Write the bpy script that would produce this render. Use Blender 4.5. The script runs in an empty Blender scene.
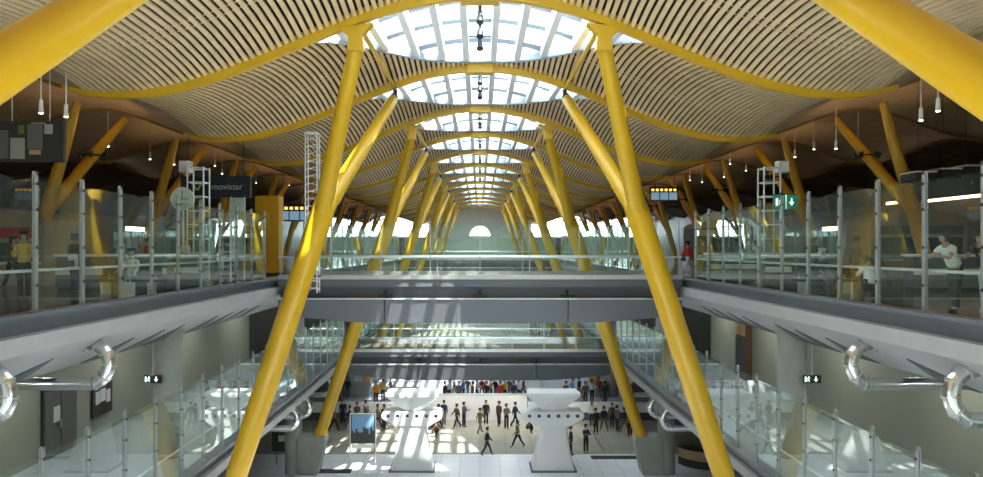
import bpy, bmesh, math, random
from math import sin, cos, pi, sqrt, radians as R
from mathutils import Vector, Matrix

SC = bpy.context.scene
COL = SC.collection

# ------------------------------------------------------------------ camera
FPX, VX, VY, EYE = 739.0, 480.0, 248.0, 1.4
cam_d = bpy.data.cameras.new('camera')
cam = bpy.data.objects.new('camera', cam_d)
COL.objects.link(cam)
cam.location = (0, 0, EYE)
cam.rotation_euler = (pi / 2, 0, 0)
cam_d.sensor_width = 36
cam_d.lens = 36 * FPX / 983
cam_d.shift_x = (491.5 - VX) / 983
cam_d.shift_y = (VY - 238.5) / 983
cam_d.clip_end = 1000
SC.camera = cam

# ------------------------------------------------------------------ world, sun, exposure
world = bpy.data.worlds.new('sky')
SC.world = world
world.use_nodes = True
wn, wl = world.node_tree.nodes, world.node_tree.links
bg = wn['Background']
bg.inputs['Color'].default_value = (0.86, 0.94, 1.0, 1)
bg.inputs['Strength'].default_value = 5.0
sun_d = bpy.data.lights.new('sun', 'SUN')
sun_d.energy = 10.0
sun_d.angle = R(0.6)
sun_d.color = (1.0, 0.95, 0.86)
sun = bpy.data.objects.new('sun', sun_d)
COL.objects.link(sun)
sun.rotation_euler = Vector((-0.26, 0.36, -1.0)).to_track_quat('-Z', 'Y').to_euler()
vs = SC.view_settings
vs.view_transform = 'Standard'
vs.look = 'None'
vs.gamma = 1
vs.exposure = 1.25
vs.use_curve_mapping = False
SC.cycles.max_bounces = 8
SC.cycles.diffuse_bounces = 5
SC.cycles.transparent_max_bounces = 48
SC.cycles.sample_clamp_indirect = 6
SC.cycles.caustics_reflective = False

# ------------------------------------------------------------------ materials
def new_mat(name):
    m = bpy.data.materials.new(name)
    m.use_nodes = True
    return m, m.node_tree.nodes, m.node_tree.links

def mat(name, col, rough=0.5, metal=0.0, noise=0.0, nscale=4.0, emit=None, estr=0.0, spec=0.5):
    m, n, l = new_mat(name)
    b = n['Principled BSDF']
    b.inputs['Base Color'].default_value = (*col, 1)
    b.inputs['Roughness'].default_value = rough
    b.inputs['Metallic'].default_value = metal
    b.inputs['Specular IOR Level'].default_value = spec
    if noise > 0:
        tc = n.new('ShaderNodeTexCoord')
        t = n.new('ShaderNodeTexNoise')
        t.inputs['Scale'].default_value = nscale
        t.inputs['Detail'].default_value = 5
        l.new(tc.outputs['Object'], t.inputs['Vector'])
        mx = n.new('ShaderNodeMix')
        mx.data_type = 'RGBA'
        mx.inputs[6].default_value = (*[c * (1 - noise) for c in col], 1)
        mx.inputs[7].default_value = (*[min(1, c * (1 + noise)) for c in col], 1)
        l.new(t.outputs['Fac'], mx.inputs[0])
        l.new(mx.outputs[2], b.inputs['Base Color'])
    if emit:
        b.inputs['Emission Color'].default_value = (*emit, 1)
        b.inputs['Emission Strength'].default_value = estr
    return m

def glass_mat(name, tint, f0=0.04, dust=0.0):
    m, n, l = new_mat(name)
    for x in list(n):
        if x.type != 'OUTPUT_MATERIAL':
            n.remove(x)
    out = [x for x in n if x.type == 'OUTPUT_MATERIAL'][0]
    lw = n.new('ShaderNodeNewGeometry')
    dt = n.new('ShaderNodeVectorMath'); dt.operation = 'DOT_PRODUCT'
    l.new(lw.outputs['Normal'], dt.inputs[0]); l.new(lw.outputs['Incoming'], dt.inputs[1])
    ab = n.new('ShaderNodeMath'); ab.operation = 'ABSOLUTE'
    l.new(dt.outputs['Value'], ab.inputs[0])
    om = n.new('ShaderNodeMath'); om.operation = 'SUBTRACT'; om.inputs[0].default_value = 1
    l.new(ab.outputs[0], om.inputs[1])
    pw = n.new('ShaderNodeMath'); pw.operation = 'POWER'; pw.inputs[1].default_value = 4.0
    l.new(om.outputs[0], pw.inputs[0])
    ma = n.new('ShaderNodeMath'); ma.operation = 'MULTIPLY_ADD'
    ma.inputs[1].default_value = 0.9; ma.inputs[2].default_value = f0
    ma.use_clamp = True
    l.new(pw.outputs[0], ma.inputs[0])
    tr = n.new('ShaderNodeBsdfTransparent'); tr.inputs['Color'].default_value = (*tint, 1)
    gl = n.new('ShaderNodeBsdfGlossy'); gl.inputs['Roughness'].default_value = 0.01
    gl.inputs['Color'].default_value = (0.92, 1.0, 0.97, 1)
    mx = n.new('ShaderNodeMixShader')
    l.new(ma.outputs[0], mx.inputs[0])
    l.new(tr.outputs[0], mx.inputs[1]); l.new(gl.outputs[0], mx.inputs[2])
    if dust > 0:
        df = n.new('ShaderNodeBsdfDiffuse'); df.inputs['Color'].default_value = (0.6, 0.72, 0.68, 1)
        m2 = n.new('ShaderNodeMixShader'); m2.inputs[0].default_value = dust
        l.new(mx.outputs[0], m2.inputs[1]); l.new(df.outputs[0], m2.inputs[2])
        l.new(m2.outputs[0], out.inputs['Surface'])
    else:
        l.new(mx.outputs[0], out.inputs['Surface'])
    return m

def tile_mat(name, c1, c2, rough, scale=1.0, mortar=(0.3, 0.3, 0.3), msize=0.012):
    m, n, l = new_mat(name)
    b = n['Principled BSDF']
    tc = n.new('ShaderNodeTexCoord')
    br = n.new('ShaderNodeTexBrick')
    br.offset = 0
    br.inputs['Scale'].default_value = scale
    br.inputs['Brick Width'].default_value = 1.2
    br.inputs['Row Height'].default_value = 1.2
    br.inputs['Mortar Size'].default_value = msize
    br.inputs['Color1'].default_value = (*c1, 1)
    br.inputs['Color2'].default_value = (*c2, 1)
    br.inputs['Mortar'].default_value = (*mortar, 1)
    l.new(tc.outputs['Object'], br.inputs['Vector'])
    l.new(br.outputs['Color'], b.inputs['Base Color'])
    b.inputs['Roughness'].default_value = rough
    return m

YEL = (0.60, 0.365, 0.012)
M = {
    'yellow': mat('yellow_paint', YEL, 0.32, noise=0.05, nscale=0.6),
    'yellow_warm': mat('ochre_lamp_tint', (0.68, 0.37, 0.015), 0.4, noise=0.06, nscale=0.5),  # on the leaning columns the orange of the uplights is put into the colour
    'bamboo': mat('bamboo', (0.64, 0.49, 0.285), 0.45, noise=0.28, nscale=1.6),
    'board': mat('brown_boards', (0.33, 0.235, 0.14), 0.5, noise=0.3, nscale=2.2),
    'backing': mat('ceiling_void', (0.022, 0.017, 0.012), 0.9),
    'white': mat('white_metal', (0.82, 0.85, 0.87), 0.4),
    'fin': mat('white_baffle', (0.80, 0.85, 0.90), 0.5),
    'curb': mat('grey_blue_curb', (0.32, 0.39, 0.45), 0.5),
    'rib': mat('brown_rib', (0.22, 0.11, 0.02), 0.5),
    'dark': mat('dark_metal', (0.03, 0.033, 0.036), 0.45, 0.3),
    'black': mat('black_plastic', (0.012, 0.012, 0.013), 0.4),
    'steel': mat('brushed_steel', (0.55, 0.57, 0.58), 0.3, 0.85, noise=0.1),
    'post': mat('pale_grey_post', (0.36, 0.39, 0.40), 0.35, 0.5),
    'rail': mat('satin_rail', (0.74, 0.77, 0.78), 0.3, 0.5),
    'duct': mat('shiny_duct', (0.72, 0.73, 0.74), 0.2, 0.95),
    'concrete': mat('concrete', (0.30, 0.31, 0.295), 0.75, noise=0.18, nscale=1.5),
    'concrete_lt': mat('pale_concrete', (0.36, 0.375, 0.37), 0.7, noise=0.15, nscale=1.2),
    'channel': mat('grey_channel', (0.17, 0.19, 0.215), 0.4, 0.3, noise=0.15, nscale=0.8),
    'beam': mat('bluish_grey_steel', (0.105, 0.12, 0.138), 0.4, 0.2, noise=0.1, nscale=0.8),
    'beam_dk': mat('dark_grey_steel', (0.085, 0.095, 0.105), 0.45, 0.2),
    'wall': mat('grey_plaster', (0.29, 0.32, 0.265), 0.65, noise=0.07, nscale=0.7),
    'wall_dk': mat('dark_stone', (0.10, 0.095, 0.085), 0.5, noise=0.3, nscale=1.1),
    'wall_br': mat('brown_stone', (0.22, 0.20, 0.165), 0.5, noise=0.25, nscale=0.9),
    'wall_wh': mat('white_wall', (0.8, 0.82, 0.86), 0.45),
    'deck': tile_mat('deck_stone', (0.15, 0.13, 0.11), (0.13, 0.115, 0.095), 0.16, 1.0, (0.16, 0.15, 0.14)),
    'lower': tile_mat('pale_blue_stone', (0.46, 0.52, 0.58), (0.42, 0.48, 0.55), 0.12, 1.0, (0.3, 0.33, 0.36)),
    'ground': tile_mat('pale_tiles', (0.80, 0.82, 0.86), (0.74, 0.77, 0.81), 0.4, 1.0, (0.36, 0.38, 0.42)),
    'ground_far': tile_mat('polished_stone', (0.42, 0.42, 0.355), (0.36, 0.365, 0.30), 0.08, 0.7, (0.25, 0.25, 0.22)),
    'mat': mat('dark_mat', (0.03, 0.032, 0.035), 0.8, noise=0.2),
    'glass': glass_mat('clear_glass', (0.935, 0.975, 0.955), 0.02, 0.014),
    'glass_sky': glass_mat('skylight_glass', (0.95, 0.97, 0.98), 0.03),
    'frost': mat('frosted_green_glass', (0.55, 0.72, 0.66), 0.3),
    'tan': mat('tan_panel', (0.36, 0.29, 0.19), 0.45, noise=0.1),
    'wood': mat('wood_counter', (0.42, 0.29, 0.14), 0.4, noise=0.2),
    'navy': mat('navy_sign', (0.008, 0.016, 0.045), 0.35),
    'navy_text': mat('pale_sign_letters', (0.5, 0.6, 0.66), 0.4),
    'navy_logo': mat('green_sign_logo', (0.25, 0.5, 0.12), 0.4),
    'exit': mat('green_exit', (0.012, 0.14, 0.09), 0.4, emit=(0.02, 0.35, 0.2), estr=0.12),
    'exit_w': mat('exit_pictogram', (0.75, 0.9, 0.85), 0.4, emit=(0.7, 1.0, 0.85), estr=0.7),
    'lamp': mat('lamp_face', (1, 0.9, 0.7), 0.4, emit=(1.0, 0.86, 0.62), estr=5.0),
    'strip': mat('strip_lamp_face', (1, 0.85, 0.6), 0.4, emit=(1.0, 0.72, 0.42), estr=2.6),
    'screen_blue': mat('blue_screen', (0.1, 0.16, 0.22), 0.2, emit=(0.45, 0.7, 0.95), estr=0.16),
    'screen_orange': mat('orange_digits', (0.5, 0.25, 0.03), 0.3, emit=(1.0, 0.55, 0.1), estr=1.0),
    'skin': mat('skin', (0.42, 0.25, 0.17), 0.55),
    'skin_dk': mat('dark_skin', (0.14, 0.075, 0.045), 0.55),
    'hair': mat('dark_hair', (0.012, 0.009, 0.008), 0.5),
    'hair_br': mat('brown_hair', (0.07, 0.04, 0.02), 0.5),
    'red': mat('red_cloth', (0.50, 0.035, 0.025), 0.8),
    'cloth_wh': mat('white_cloth', (0.72, 0.74, 0.74), 0.8),
    'cloth_bk': mat('black_cloth', (0.015, 0.015, 0.018), 0.85),
    'cloth_gy': mat('grey_cloth', (0.12, 0.125, 0.13), 0.85),
    'cloth_nv': mat('navy_cloth', (0.018, 0.027, 0.065), 0.85),
    'cloth_bl': mat('blue_cloth', (0.10, 0.26, 0.52), 0.8),
    'cloth_or': mat('orange_cloth', (0.65, 0.26, 0.02), 0.8),
    'cloth_ol': mat('olive_cloth', (0.12, 0.14, 0.03), 0.85),
    'cloth_br': mat('brown_cloth', (0.10, 0.06, 0.035), 0.85),
    'cloth_yl': mat('yellow_cloth', (0.60, 0.42, 0.04), 0.85),
    'poster_sky': mat('poster_sky', (0.22, 0.45, 0.72), 0.3),
    'poster_city': mat('poster_city', (0.05, 0.055, 0.05), 0.4, noise=0.6, nscale=9),
    'poster_wh': mat('poster_white', (0.7, 0.72, 0.74), 0.4),
    'leaf': mat('green_leaf', (0.05, 0.12, 0.035), 0.5, noise=0.3),
    'floorline': mat('dark_floor_line', (0.07, 0.07, 0.07), 0.4),
}

# ------------------------------------------------------------------ mesh helpers
class MB:
    def __init__(s):
        s.v, s.f, s.mi = [], [], []
    def quad(s, *p, mi=0):
        b = len(s.v); s.v += [tuple(q) for q in p]
        s.f.append(tuple(range(b, b + len(p)))); s.mi.append(mi)
    def box(s, x0, x1, y0, y1, z0, z1, mi=0):
        b = len(s.v)
        s.v += [(x, y, z) for x in (x0, x1) for y in (y0, y1) for z in (z0, z1)]
        for q in ((0, 1, 3, 2), (4, 6, 7, 5), (0, 4, 5, 1), (2, 3, 7, 6), (0, 2, 6, 4), (1, 5, 7, 3)):
            s.f.append(tuple(b + i for i in q)); s.mi.append(mi)
        return s
    def prism(s, poly, a, b2, axis='y', mi=0, cap=True):
        """extrude a 2D polygon; axis y: poly=(x,z) from y=a to b2; axis x: poly=(y,z); axis z: poly=(x,y)"""
        def P(p, t):
            return {'y': (p[0], t, p[1]), 'x': (t, p[0], p[1]), 'z': (p[0], p[1], t)}[axis]
        n = len(poly); b = len(s.v)
        s.v += [P(p, a) for p in poly] + [P(p, b2) for p in poly]
        for i in range(n):
            j = (i + 1) % n
            s.f.append((b + i, b + j, b + n + j, b + n + i)); s.mi.append(mi)
        if cap:
            s.f.append(tuple(b + i for i in range(n))); s.mi.append(mi)
            s.f.append(tuple(b + n + i for i in reversed(range(n)))); s.mi.append(mi)
        return s
    def tube(s, pts, rad, seg=12, mi=0, cap=True):
        pts = [Vector(p) for p in pts]
        if not hasattr(rad, '__len__'):
            rad = [rad] * len(pts)
        n = len(pts); b = len(s.v); pu = None
        for i, p in enumerate(pts):
            t = (pts[min(i + 1, n - 1)] - pts[max(i - 1, 0)])
            if t.length < 1e-9:
                t = Vector((0, 0, 1))
            t.normalize()
            if pu is None:
                u = t.orthogonal().normalized()
            else:
                u = (pu - t * pu.dot(t)).normalized()
            pu = u
            w = t.cross(u)
            for k in range(seg):
                a = 2 * pi * k / seg
                s.v.append(tuple(p + (u * cos(a) + w * sin(a)) * rad[i]))
        for i in range(n - 1):
            for k in range(seg):
                k2 = (k + 1) % seg
                s.f.append((b + i * seg + k, b + i * seg + k2, b + (i + 1) * seg + k2, b + (i + 1) * seg + k)); s.mi.append(mi)
        if cap:
            s.f.append(tuple(b + k for k in reversed(range(seg)))); s.mi.append(mi)
            s.f.append(tuple(b + (n - 1) * seg + k for k in range(seg))); s.mi.append(mi)
        return s
    def lathe(s, prof, c=(0, 0, 0), seg=20, mi=0):
        """profile of (r, z) around vertical axis at c"""
        b = len(s.v); n = len(prof)
        for r, z in prof:
            for k in range(seg):
                a = 2 * pi * k / seg
                s.v.append((c[0] + r * cos(a), c[1] + r * sin(a), c[2] + z))
        for i in range(n - 1):
            for k in range(seg):
                k2 = (k + 1) % seg
                s.f.append((b + i * seg + k, b + i * seg + k2, b + (i + 1) * seg + k2, b + (i + 1) * seg + k)); s.mi.append(mi)
        s.f.append(tuple(b + k for k in reversed(range(seg)))); s.mi.append(mi)
        s.f.append(tuple(b + (n - 1) * seg + k for k in range(seg))); s.mi.append(mi)
        return s
    def sphere(s, c, r, seg=12, rings=8, sc=(1, 1, 1), mi=0):
        b = len(s.v)
        for i in range(rings + 1):
            th = pi * i / rings
            for k in range(seg):
                a = 2 * pi * k / seg
                s.v.append((c[0] + r * sc[0] * sin(th) * cos(a), c[1] + r * sc[1] * sin(th) * sin(a), c[2] + r * sc[2] * cos(th)))
        for i in range(rings):
            for k in range(seg):
                k2 = (k + 1) % seg
                s.f.append((b + i * seg + k, b + (i + 1) * seg + k, b + (i + 1) * seg + k2, b + i * seg + k2)); s.mi.append(mi)
        return s
    def mesh(s, name, mats, smooth=False, fix=True):
        me = bpy.data.meshes.new(name)
        me.from_pydata(s.v, [], s.f)
        for m in (mats if isinstance(mats, (list, tuple)) else [mats]):
            me.materials.append(m)
        if len(set(s.mi)) > 1:
            me.polygons.foreach_set('material_index', s.mi)
        if fix:
            bm = bmesh.new(); bm.from_mesh(me)
            bmesh.ops.remove_doubles(bm, verts=bm.verts, dist=1e-5)
            bmesh.ops.recalc_face_normals(bm, faces=bm.faces)
            bm.to_mesh(me); bm.free()
        if smooth:
            me.polygons.foreach_set('use_smooth', [True] * len(me.polygons))
            try:
                me.set_sharp_from_angle(angle=R(40))
            except Exception:
                pass
        me.update()
        return me
    def build(s, name, mats, parent=None, smooth=False, fix=True, bevel=0.0):
        o = link(name, s.mesh(name, mats, smooth, fix), parent)
        if bevel:
            b = o.modifiers.new('bevel', 'BEVEL'); b.width = bevel; b.segments = 2; b.limit_method = 'ANGLE'
        return o

def lerp(a, b, t): return a + (b - a) * t
def link(name, data, parent=None, loc=(0, 0, 0)):
    o = bpy.data.objects.new(name, data)
    COL.objects.link(o)
    o.location = loc
    if parent is not None:
        o.parent = parent
    return o

def tag(o, label, cat, group=None, kind=None):
    o['label'] = label; o['category'] = cat
    if group: o['group'] = group
    if kind: o['kind'] = kind
    return o

def thing(name, label, cat, loc=(0, 0, 0), rz=0.0, group=None):
    o = bpy.data.objects.new(name, None)
    o.empty_display_size = 0.2
    COL.objects.link(o)
    o.location = loc; o.rotation_euler = (0, 0, rz)
    return tag(o, label, cat, group)

def struct(o):
    o['kind'] = 'structure'
    return o

def dup(o, parent=None):
    c = o.copy(); COL.objects.link(c)
    if parent is not None: c.parent = parent
    for ch in o.children:
        dup(ch, c)
    return c

def at(px, py, z):
    d = FPX * (EYE - z) / (py - VY)
    return ((px - VX) * d / FPX, d, z)

def on(px, py, d):
    """world point seen at pixel, at distance d"""
    return Vector(((px - VX) * d / FPX, d, EYE - (py - VY) * d / FPX))

ORD = ['first', 'second', 'third', 'fourth', 'fifth', 'sixth', 'seventh', 'eighth', 'ninth', 'tenth', 'eleventh', 'twelfth',
       'thirteenth', 'fourteenth', 'fifteenth', 'sixteenth', 'seventeenth', 'eighteenth', 'nineteenth', 'twentieth',
       'twenty-first', 'twenty-second', 'twenty-third', 'twenty-fourth', 'twenty-fifth', 'twenty-sixth', 'twenty-seventh',
       'twenty-eighth', 'twenty-ninth', 'thirtieth', 'thirty-first', 'thirty-second', 'thirty-third', 'thirty-fourth', 'thirty-fifth']
def side(s): return 'left' if s < 0 else 'right'

# ------------------------------------------------------------------ levels
Z1, Z2, Z3 = 0.0, -5.9, -11.8        # upper deck, mezzanine, ground hall
BAY = 9.0
ARCH = [4 + BAY * i for i in range(-1, 16)]   # -5 ... 139
END = ARCH[-1]
EDGE = 9.3
SIDE = 31.0

def W(x):
    x = abs(x)
    if x <= 11: return 7.5 + 1.5 * cos(pi * x / 11)
    return 6.62 - 0.62 * cos(2 * pi * (x - 11) / 10)
def bulge(t): return 0.45 * 4 * t * (1 - t)
LW = 5.3
CLOSED = (0, 1, 15)  # bays roofed over to keep sun patches off the near columns and end wall
def tfar(x): return 0.035 + 0.895 * max(0.0, 1 - abs(x / LW) ** 2.5)

# ------------------------------------------------------------------ structure: floors
def deck_profile(s, z, xo, thick):
    p = [(EDGE - .12, z + .06), (EDGE + .30, z + .06), (EDGE + .30, z), (xo, z), (xo, z - thick), (EDGE + 2.6, z - .95),
         (EDGE + 2.6, z - 1.02), (EDGE + 1.75, z - 1.05), (EDGE + 1.6, z - 1.75), (EDGE + .2, z - .80), (EDGE, z - .77), (EDGE - .06, z - .40),
         (EDGE + .12, z - .38), (EDGE + .12, z - .05), (EDGE - .12, z - .03)]
    return [(s * x, zz) for x, zz in p]

def deck(s, z, xo, m_top, y0, y1, name):
    mb = MB()
    prof = deck_profile(s, z, xo, .55)
    mis = [1, 1, 0, 2, 2, 2, 3, 3, 2, 2, 2, 2, 1, 1, 1]
    n = len(prof)
    ys = [y0 + (y1 - y0) * i / 24 for i in range(25)]
    for a, b in zip(ys, ys[1:]):
        for i in range(n):
            j = (i + 1) % n
            p, q = prof[i], prof[j]
            mb.quad((p[0], a, p[1]), (q[0], a, q[1]), (q[0], b, q[1]), (p[0], b, p[1]), mi=mis[i])
    for yy in (y0, y1):
        mb.v += [(p[0], yy, p[1]) for p in prof]
        mb.f.append(tuple(range(len(mb.v) - n, len(mb.v)))); mb.mi.append(2)
    return struct(mb.build(name, [m_top, M['channel'], M['concrete_lt'], M['beam_dk']]))

for s in (-1, 1):
    deck(s, Z1, SIDE, M['deck'], 5.0, END, 'floor')
    deck(s, Z2, 15.0, M['lower'], 6.0, END, 'floor')
GSPLIT = 47.3
struct(MB().box(-30, 30, 2, GSPLIT, Z3 - .3, Z3).build('floor', M['ground']))
struct(MB().box(-30, 30, GSPLIT, END, Z3 - .3, Z3).build('floor', M['ground_far']))
# raised concourse behind the white parapet at the end of the hall
struct(MB().box(-14, 14, 57.0, 75, Z3, Z3 + .9).build('floor', M['lower']))

# side walls
for s in (-1, 1):
    nm = side(s)
    x0, x1 = sorted((s * SIDE, s * (SIDE + .3)))
    struct(MB().box(x0, x1, -5, END, -1, 9).build('wall_' + nm, M['wall_dk']))
    x0, x1 = sorted((s * 15.0, s * 15.3))
    struct(MB().box(x0, x1, 6, 48, Z2, Z1 - .55).build('wall_lower_' + nm, M['wall']))
    x0, x1 = sorted((s * 22, s * 22.3))
    struct(MB().box(x0, x1, 2, END, Z3, Z1 - .6).build('wall_ground_' + nm, M['wall_dk']))
struct(MB().box(-31, 31, -5.4, -5.1, Z3, 9.5).build('wall_back', M['wall']))
# low brown wall behind the right-hand concourse
struct(MB().box(23.6, 24.0, 18, 60, 0, 3.9).build('wall_concourse_right', M['wall_br']))
struct(MB().box(-24.0, -23.6, 18, 60, 0, 3.4).build('wall_concourse_left', M['wall_br']))

# end wall: grey centre with an arched window, glazed either side
eb = MB()
ax, az = 1.9, 3.7
cx_n = 16
arcp = [(ax * cos(pi * k / cx_n), az + 1.8 * sin(pi * k / cx_n)) for k in range(cx_n + 1)]
y0, y1 = END - .4, END
for i in range(cx_n):
    p, q = arcp[i], arcp[i + 1]
    eb.quad((p[0], y0, p[1]), (q[0], y0, q[1]), (q[0], y0, 9.6), (p[0], y0, 9.6))
    eb.quad((p[0], y0, p[1]), (q[0], y0, q[1]), (q[0], y1, q[1]), (p[0], y1, p[1]))
eb.quad((-9.3, y0, Z3), (9.3, y0, Z3), (9.3, y0, az), (-9.3, y0, az))
for sx in (-1, 1):
    eb.quad((sx * ax, y0, az), (sx * 9.3, y0, az), (sx * 9.3, y0, 9.6), (sx * ax, y0, 9.6))
eb.quad((-ax, y0, az), (ax, y0, az), (ax, y1, az), (-ax, y1, az))
struct(eb.build('wall_end', M['wall_wh'], fix=False))
wf = MB()
for k in (-2, 0, 2):
    x = k * .6
    wf.box(x - .05, x + .05, y0 + .1, y0 + .2, az, az + 1.8 * sqrt(1 - (x / ax) ** 2))
wf.box(-ax, ax, y0 + .1, y0 + .2, az + .9, az + 1.0)
w1 = struct(wf.build('window_1', M['dark']))
# side glazing either side of the end wall
for s, nm in ((-1, 'window_2'), (1, 'window_3')):
    fr = MB()
    for k in range(8):
        x = s * (9.5 + k * 3.05)
        fr.box(x - .1, x + .1, END - .3, END - .1, 3.4, 8.2)
    for z in (3.5, 5.4):
        xa, xb = sorted((s * 9.4, s * SIDE))
        fr.box(xa, xb, END - .28, END - .12, z - .08, z + .08)
    g = struct(fr.build(nm, M['dark']))
    pn = MB(); xa, xb = sorted((s * 9.4, s * SIDE)); pn.box(xa, xb, END - .22, END - .2, 3.4, 8.2)
    pn.build('pane', M['glass'], g)
    xa, xb = sorted((s * 9.3, s * 30))
    struct(MB().box(xa, xb, END - .3, END, Z3, 3.4).build('wall_end_' + side(s), M['wall_dk']))

# ------------------------------------------------------------------ structure: slatted wave ceiling
PITCH, SW = 0.2, 0.114
def ceiling_bay(i, ya):
    mb = MB()
    far = ya > 60
    nseg = 8 if not far else 5
    xs = []
    x = -SIDE + PITCH / 2
    while x < SIDE:
        xs.append(x); x += PITCH
    LWb = 0.0 if i in CLOSED else LW
    def P(x, t, dz=0.0): return (x, ya + BAY * t, W(x) + bulge(t) + dz)
    for x in xs:
        t0 = 0.0 if abs(x) >= LWb - .02 else tfar(x)
        cuts = [(t0, 1.0)] if far else []
        if not far:
            cuts = [(t0, 1.0)]
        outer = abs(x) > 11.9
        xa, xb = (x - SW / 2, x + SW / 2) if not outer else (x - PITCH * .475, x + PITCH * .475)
        for a, b in cuts:
            n = max(1, round(nseg * (b - a)))
            base = len(mb.v)
            for k in range(n + 1):
                t = a + (b - a) * k / n
                mb.v += [P(xa, t, .05), P(xa, t), P(xb, t), P(xb, t, .05)]
            for k in range(n):
                for q in range(3):
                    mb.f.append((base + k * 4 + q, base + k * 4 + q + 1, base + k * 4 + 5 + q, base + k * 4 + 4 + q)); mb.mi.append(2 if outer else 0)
    # light battens that tie the slats together, seen across the gaps
    if not far:
        for tt in (.64, .68):
            for xa, xb in zip(xs, xs[1:]):
                if abs(xa) < 11.8 and abs(xb) < 11.8 and (abs(xa) > LWb - .3) or tfar(xa) < tt - .02 and tfar(xb) < tt - .02:
                    mb.quad(P(xa, tt, .045), P(xb, tt, .045), P(xb, tt + .007, .045), P(xa, tt + .007, .045), mi=0)
    # closed boards above the slats
    nx = 124
    bx = sorted(set([-SIDE + 2 * SIDE * k / nx for k in range(nx + 1)] + [-LW, LW]))
    for xa, xb in zip(bx, bx[1:]):
        ta = 0.0 if abs(xa) >= LWb else tfar(xa)
        tb = 0.0 if abs(xb) >= LWb else tfar(xb)
        if min(abs(xa), abs(xb)) < LW <= max(abs(xa), abs(xb)) + 1e-6 and max(abs(xa), abs(xb)) > LW + 1e-6:
            ta = tb = 0
        n = nseg
        for k in range(n):
            u, v = k / n, (k + 1) / n
            mb.quad(P(xa, ta + (1 - ta) * u, .16), P(xb, tb + (1 - tb) * u, .16), P(xb, tb + (1 - tb) * v, .16), P(xa, ta + (1 - ta) * v, .16), mi=1)
    # strip between arch and the straight near edge of the skylight
    ne = [-LW + 2 * LW * k / 20 for k in range(21)]
    for xa, xb in zip(ne, ne[1:]):
        mb.quad(P(xa, 0, .1), P(xb, 0, .1), P(xb, .033, .1), P(xa, .033, .1), mi=1)
    return struct(mb.build('ceiling', [M['bamboo'], M['backing'], M['board']], fix=False))

def arch_beam(i, y):
    root = thing('arch_beam', f'wavy yellow steel arch beam across the ceiling, {ORD[i]} from the camera end', 'beam', (0, y, 0), group='yellow arch beams')
    def run(x0, x1, w, h, top, m, nm, n):
        mb = MB()
        xs = [x0 + (x1 - x0) * k / n for k in range(n + 1)]
        for xa, xb in zip(xs, xs[1:]):
            ha, hb = [h if h < .15 else lerp(h, .10, max(0, min(1, (abs(q) - 9.6) / 2.8))) for q in (xa, xb)]
            A = [(xa, yy, W(xa) + zz) for yy, zz in ((-w, -ha), (w, -ha), (w, top), (-w, top))]
            B = [(xb, yy, W(xb) + zz) for yy, zz in ((-w, -hb), (w, -hb), (w, top), (-w, top))]
            for k in range(4):
                k2 = (k + 1) % 4
                mb.quad(A[k], A[k2], B[k2], B[k])
        mb.build(nm, m, root)
    run(-12.4, 12.4, .13, .205, .19, M['yellow'], 'beam_web', 36)
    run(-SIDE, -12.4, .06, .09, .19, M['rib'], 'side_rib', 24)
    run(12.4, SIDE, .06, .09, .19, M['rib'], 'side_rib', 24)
    c = MB().box(-.58, .58, -.32, .32, W(0) - .30, W(0) + .2)
    c.build('crown_block', M['yellow'], root, bevel=.03)
    return root

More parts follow.
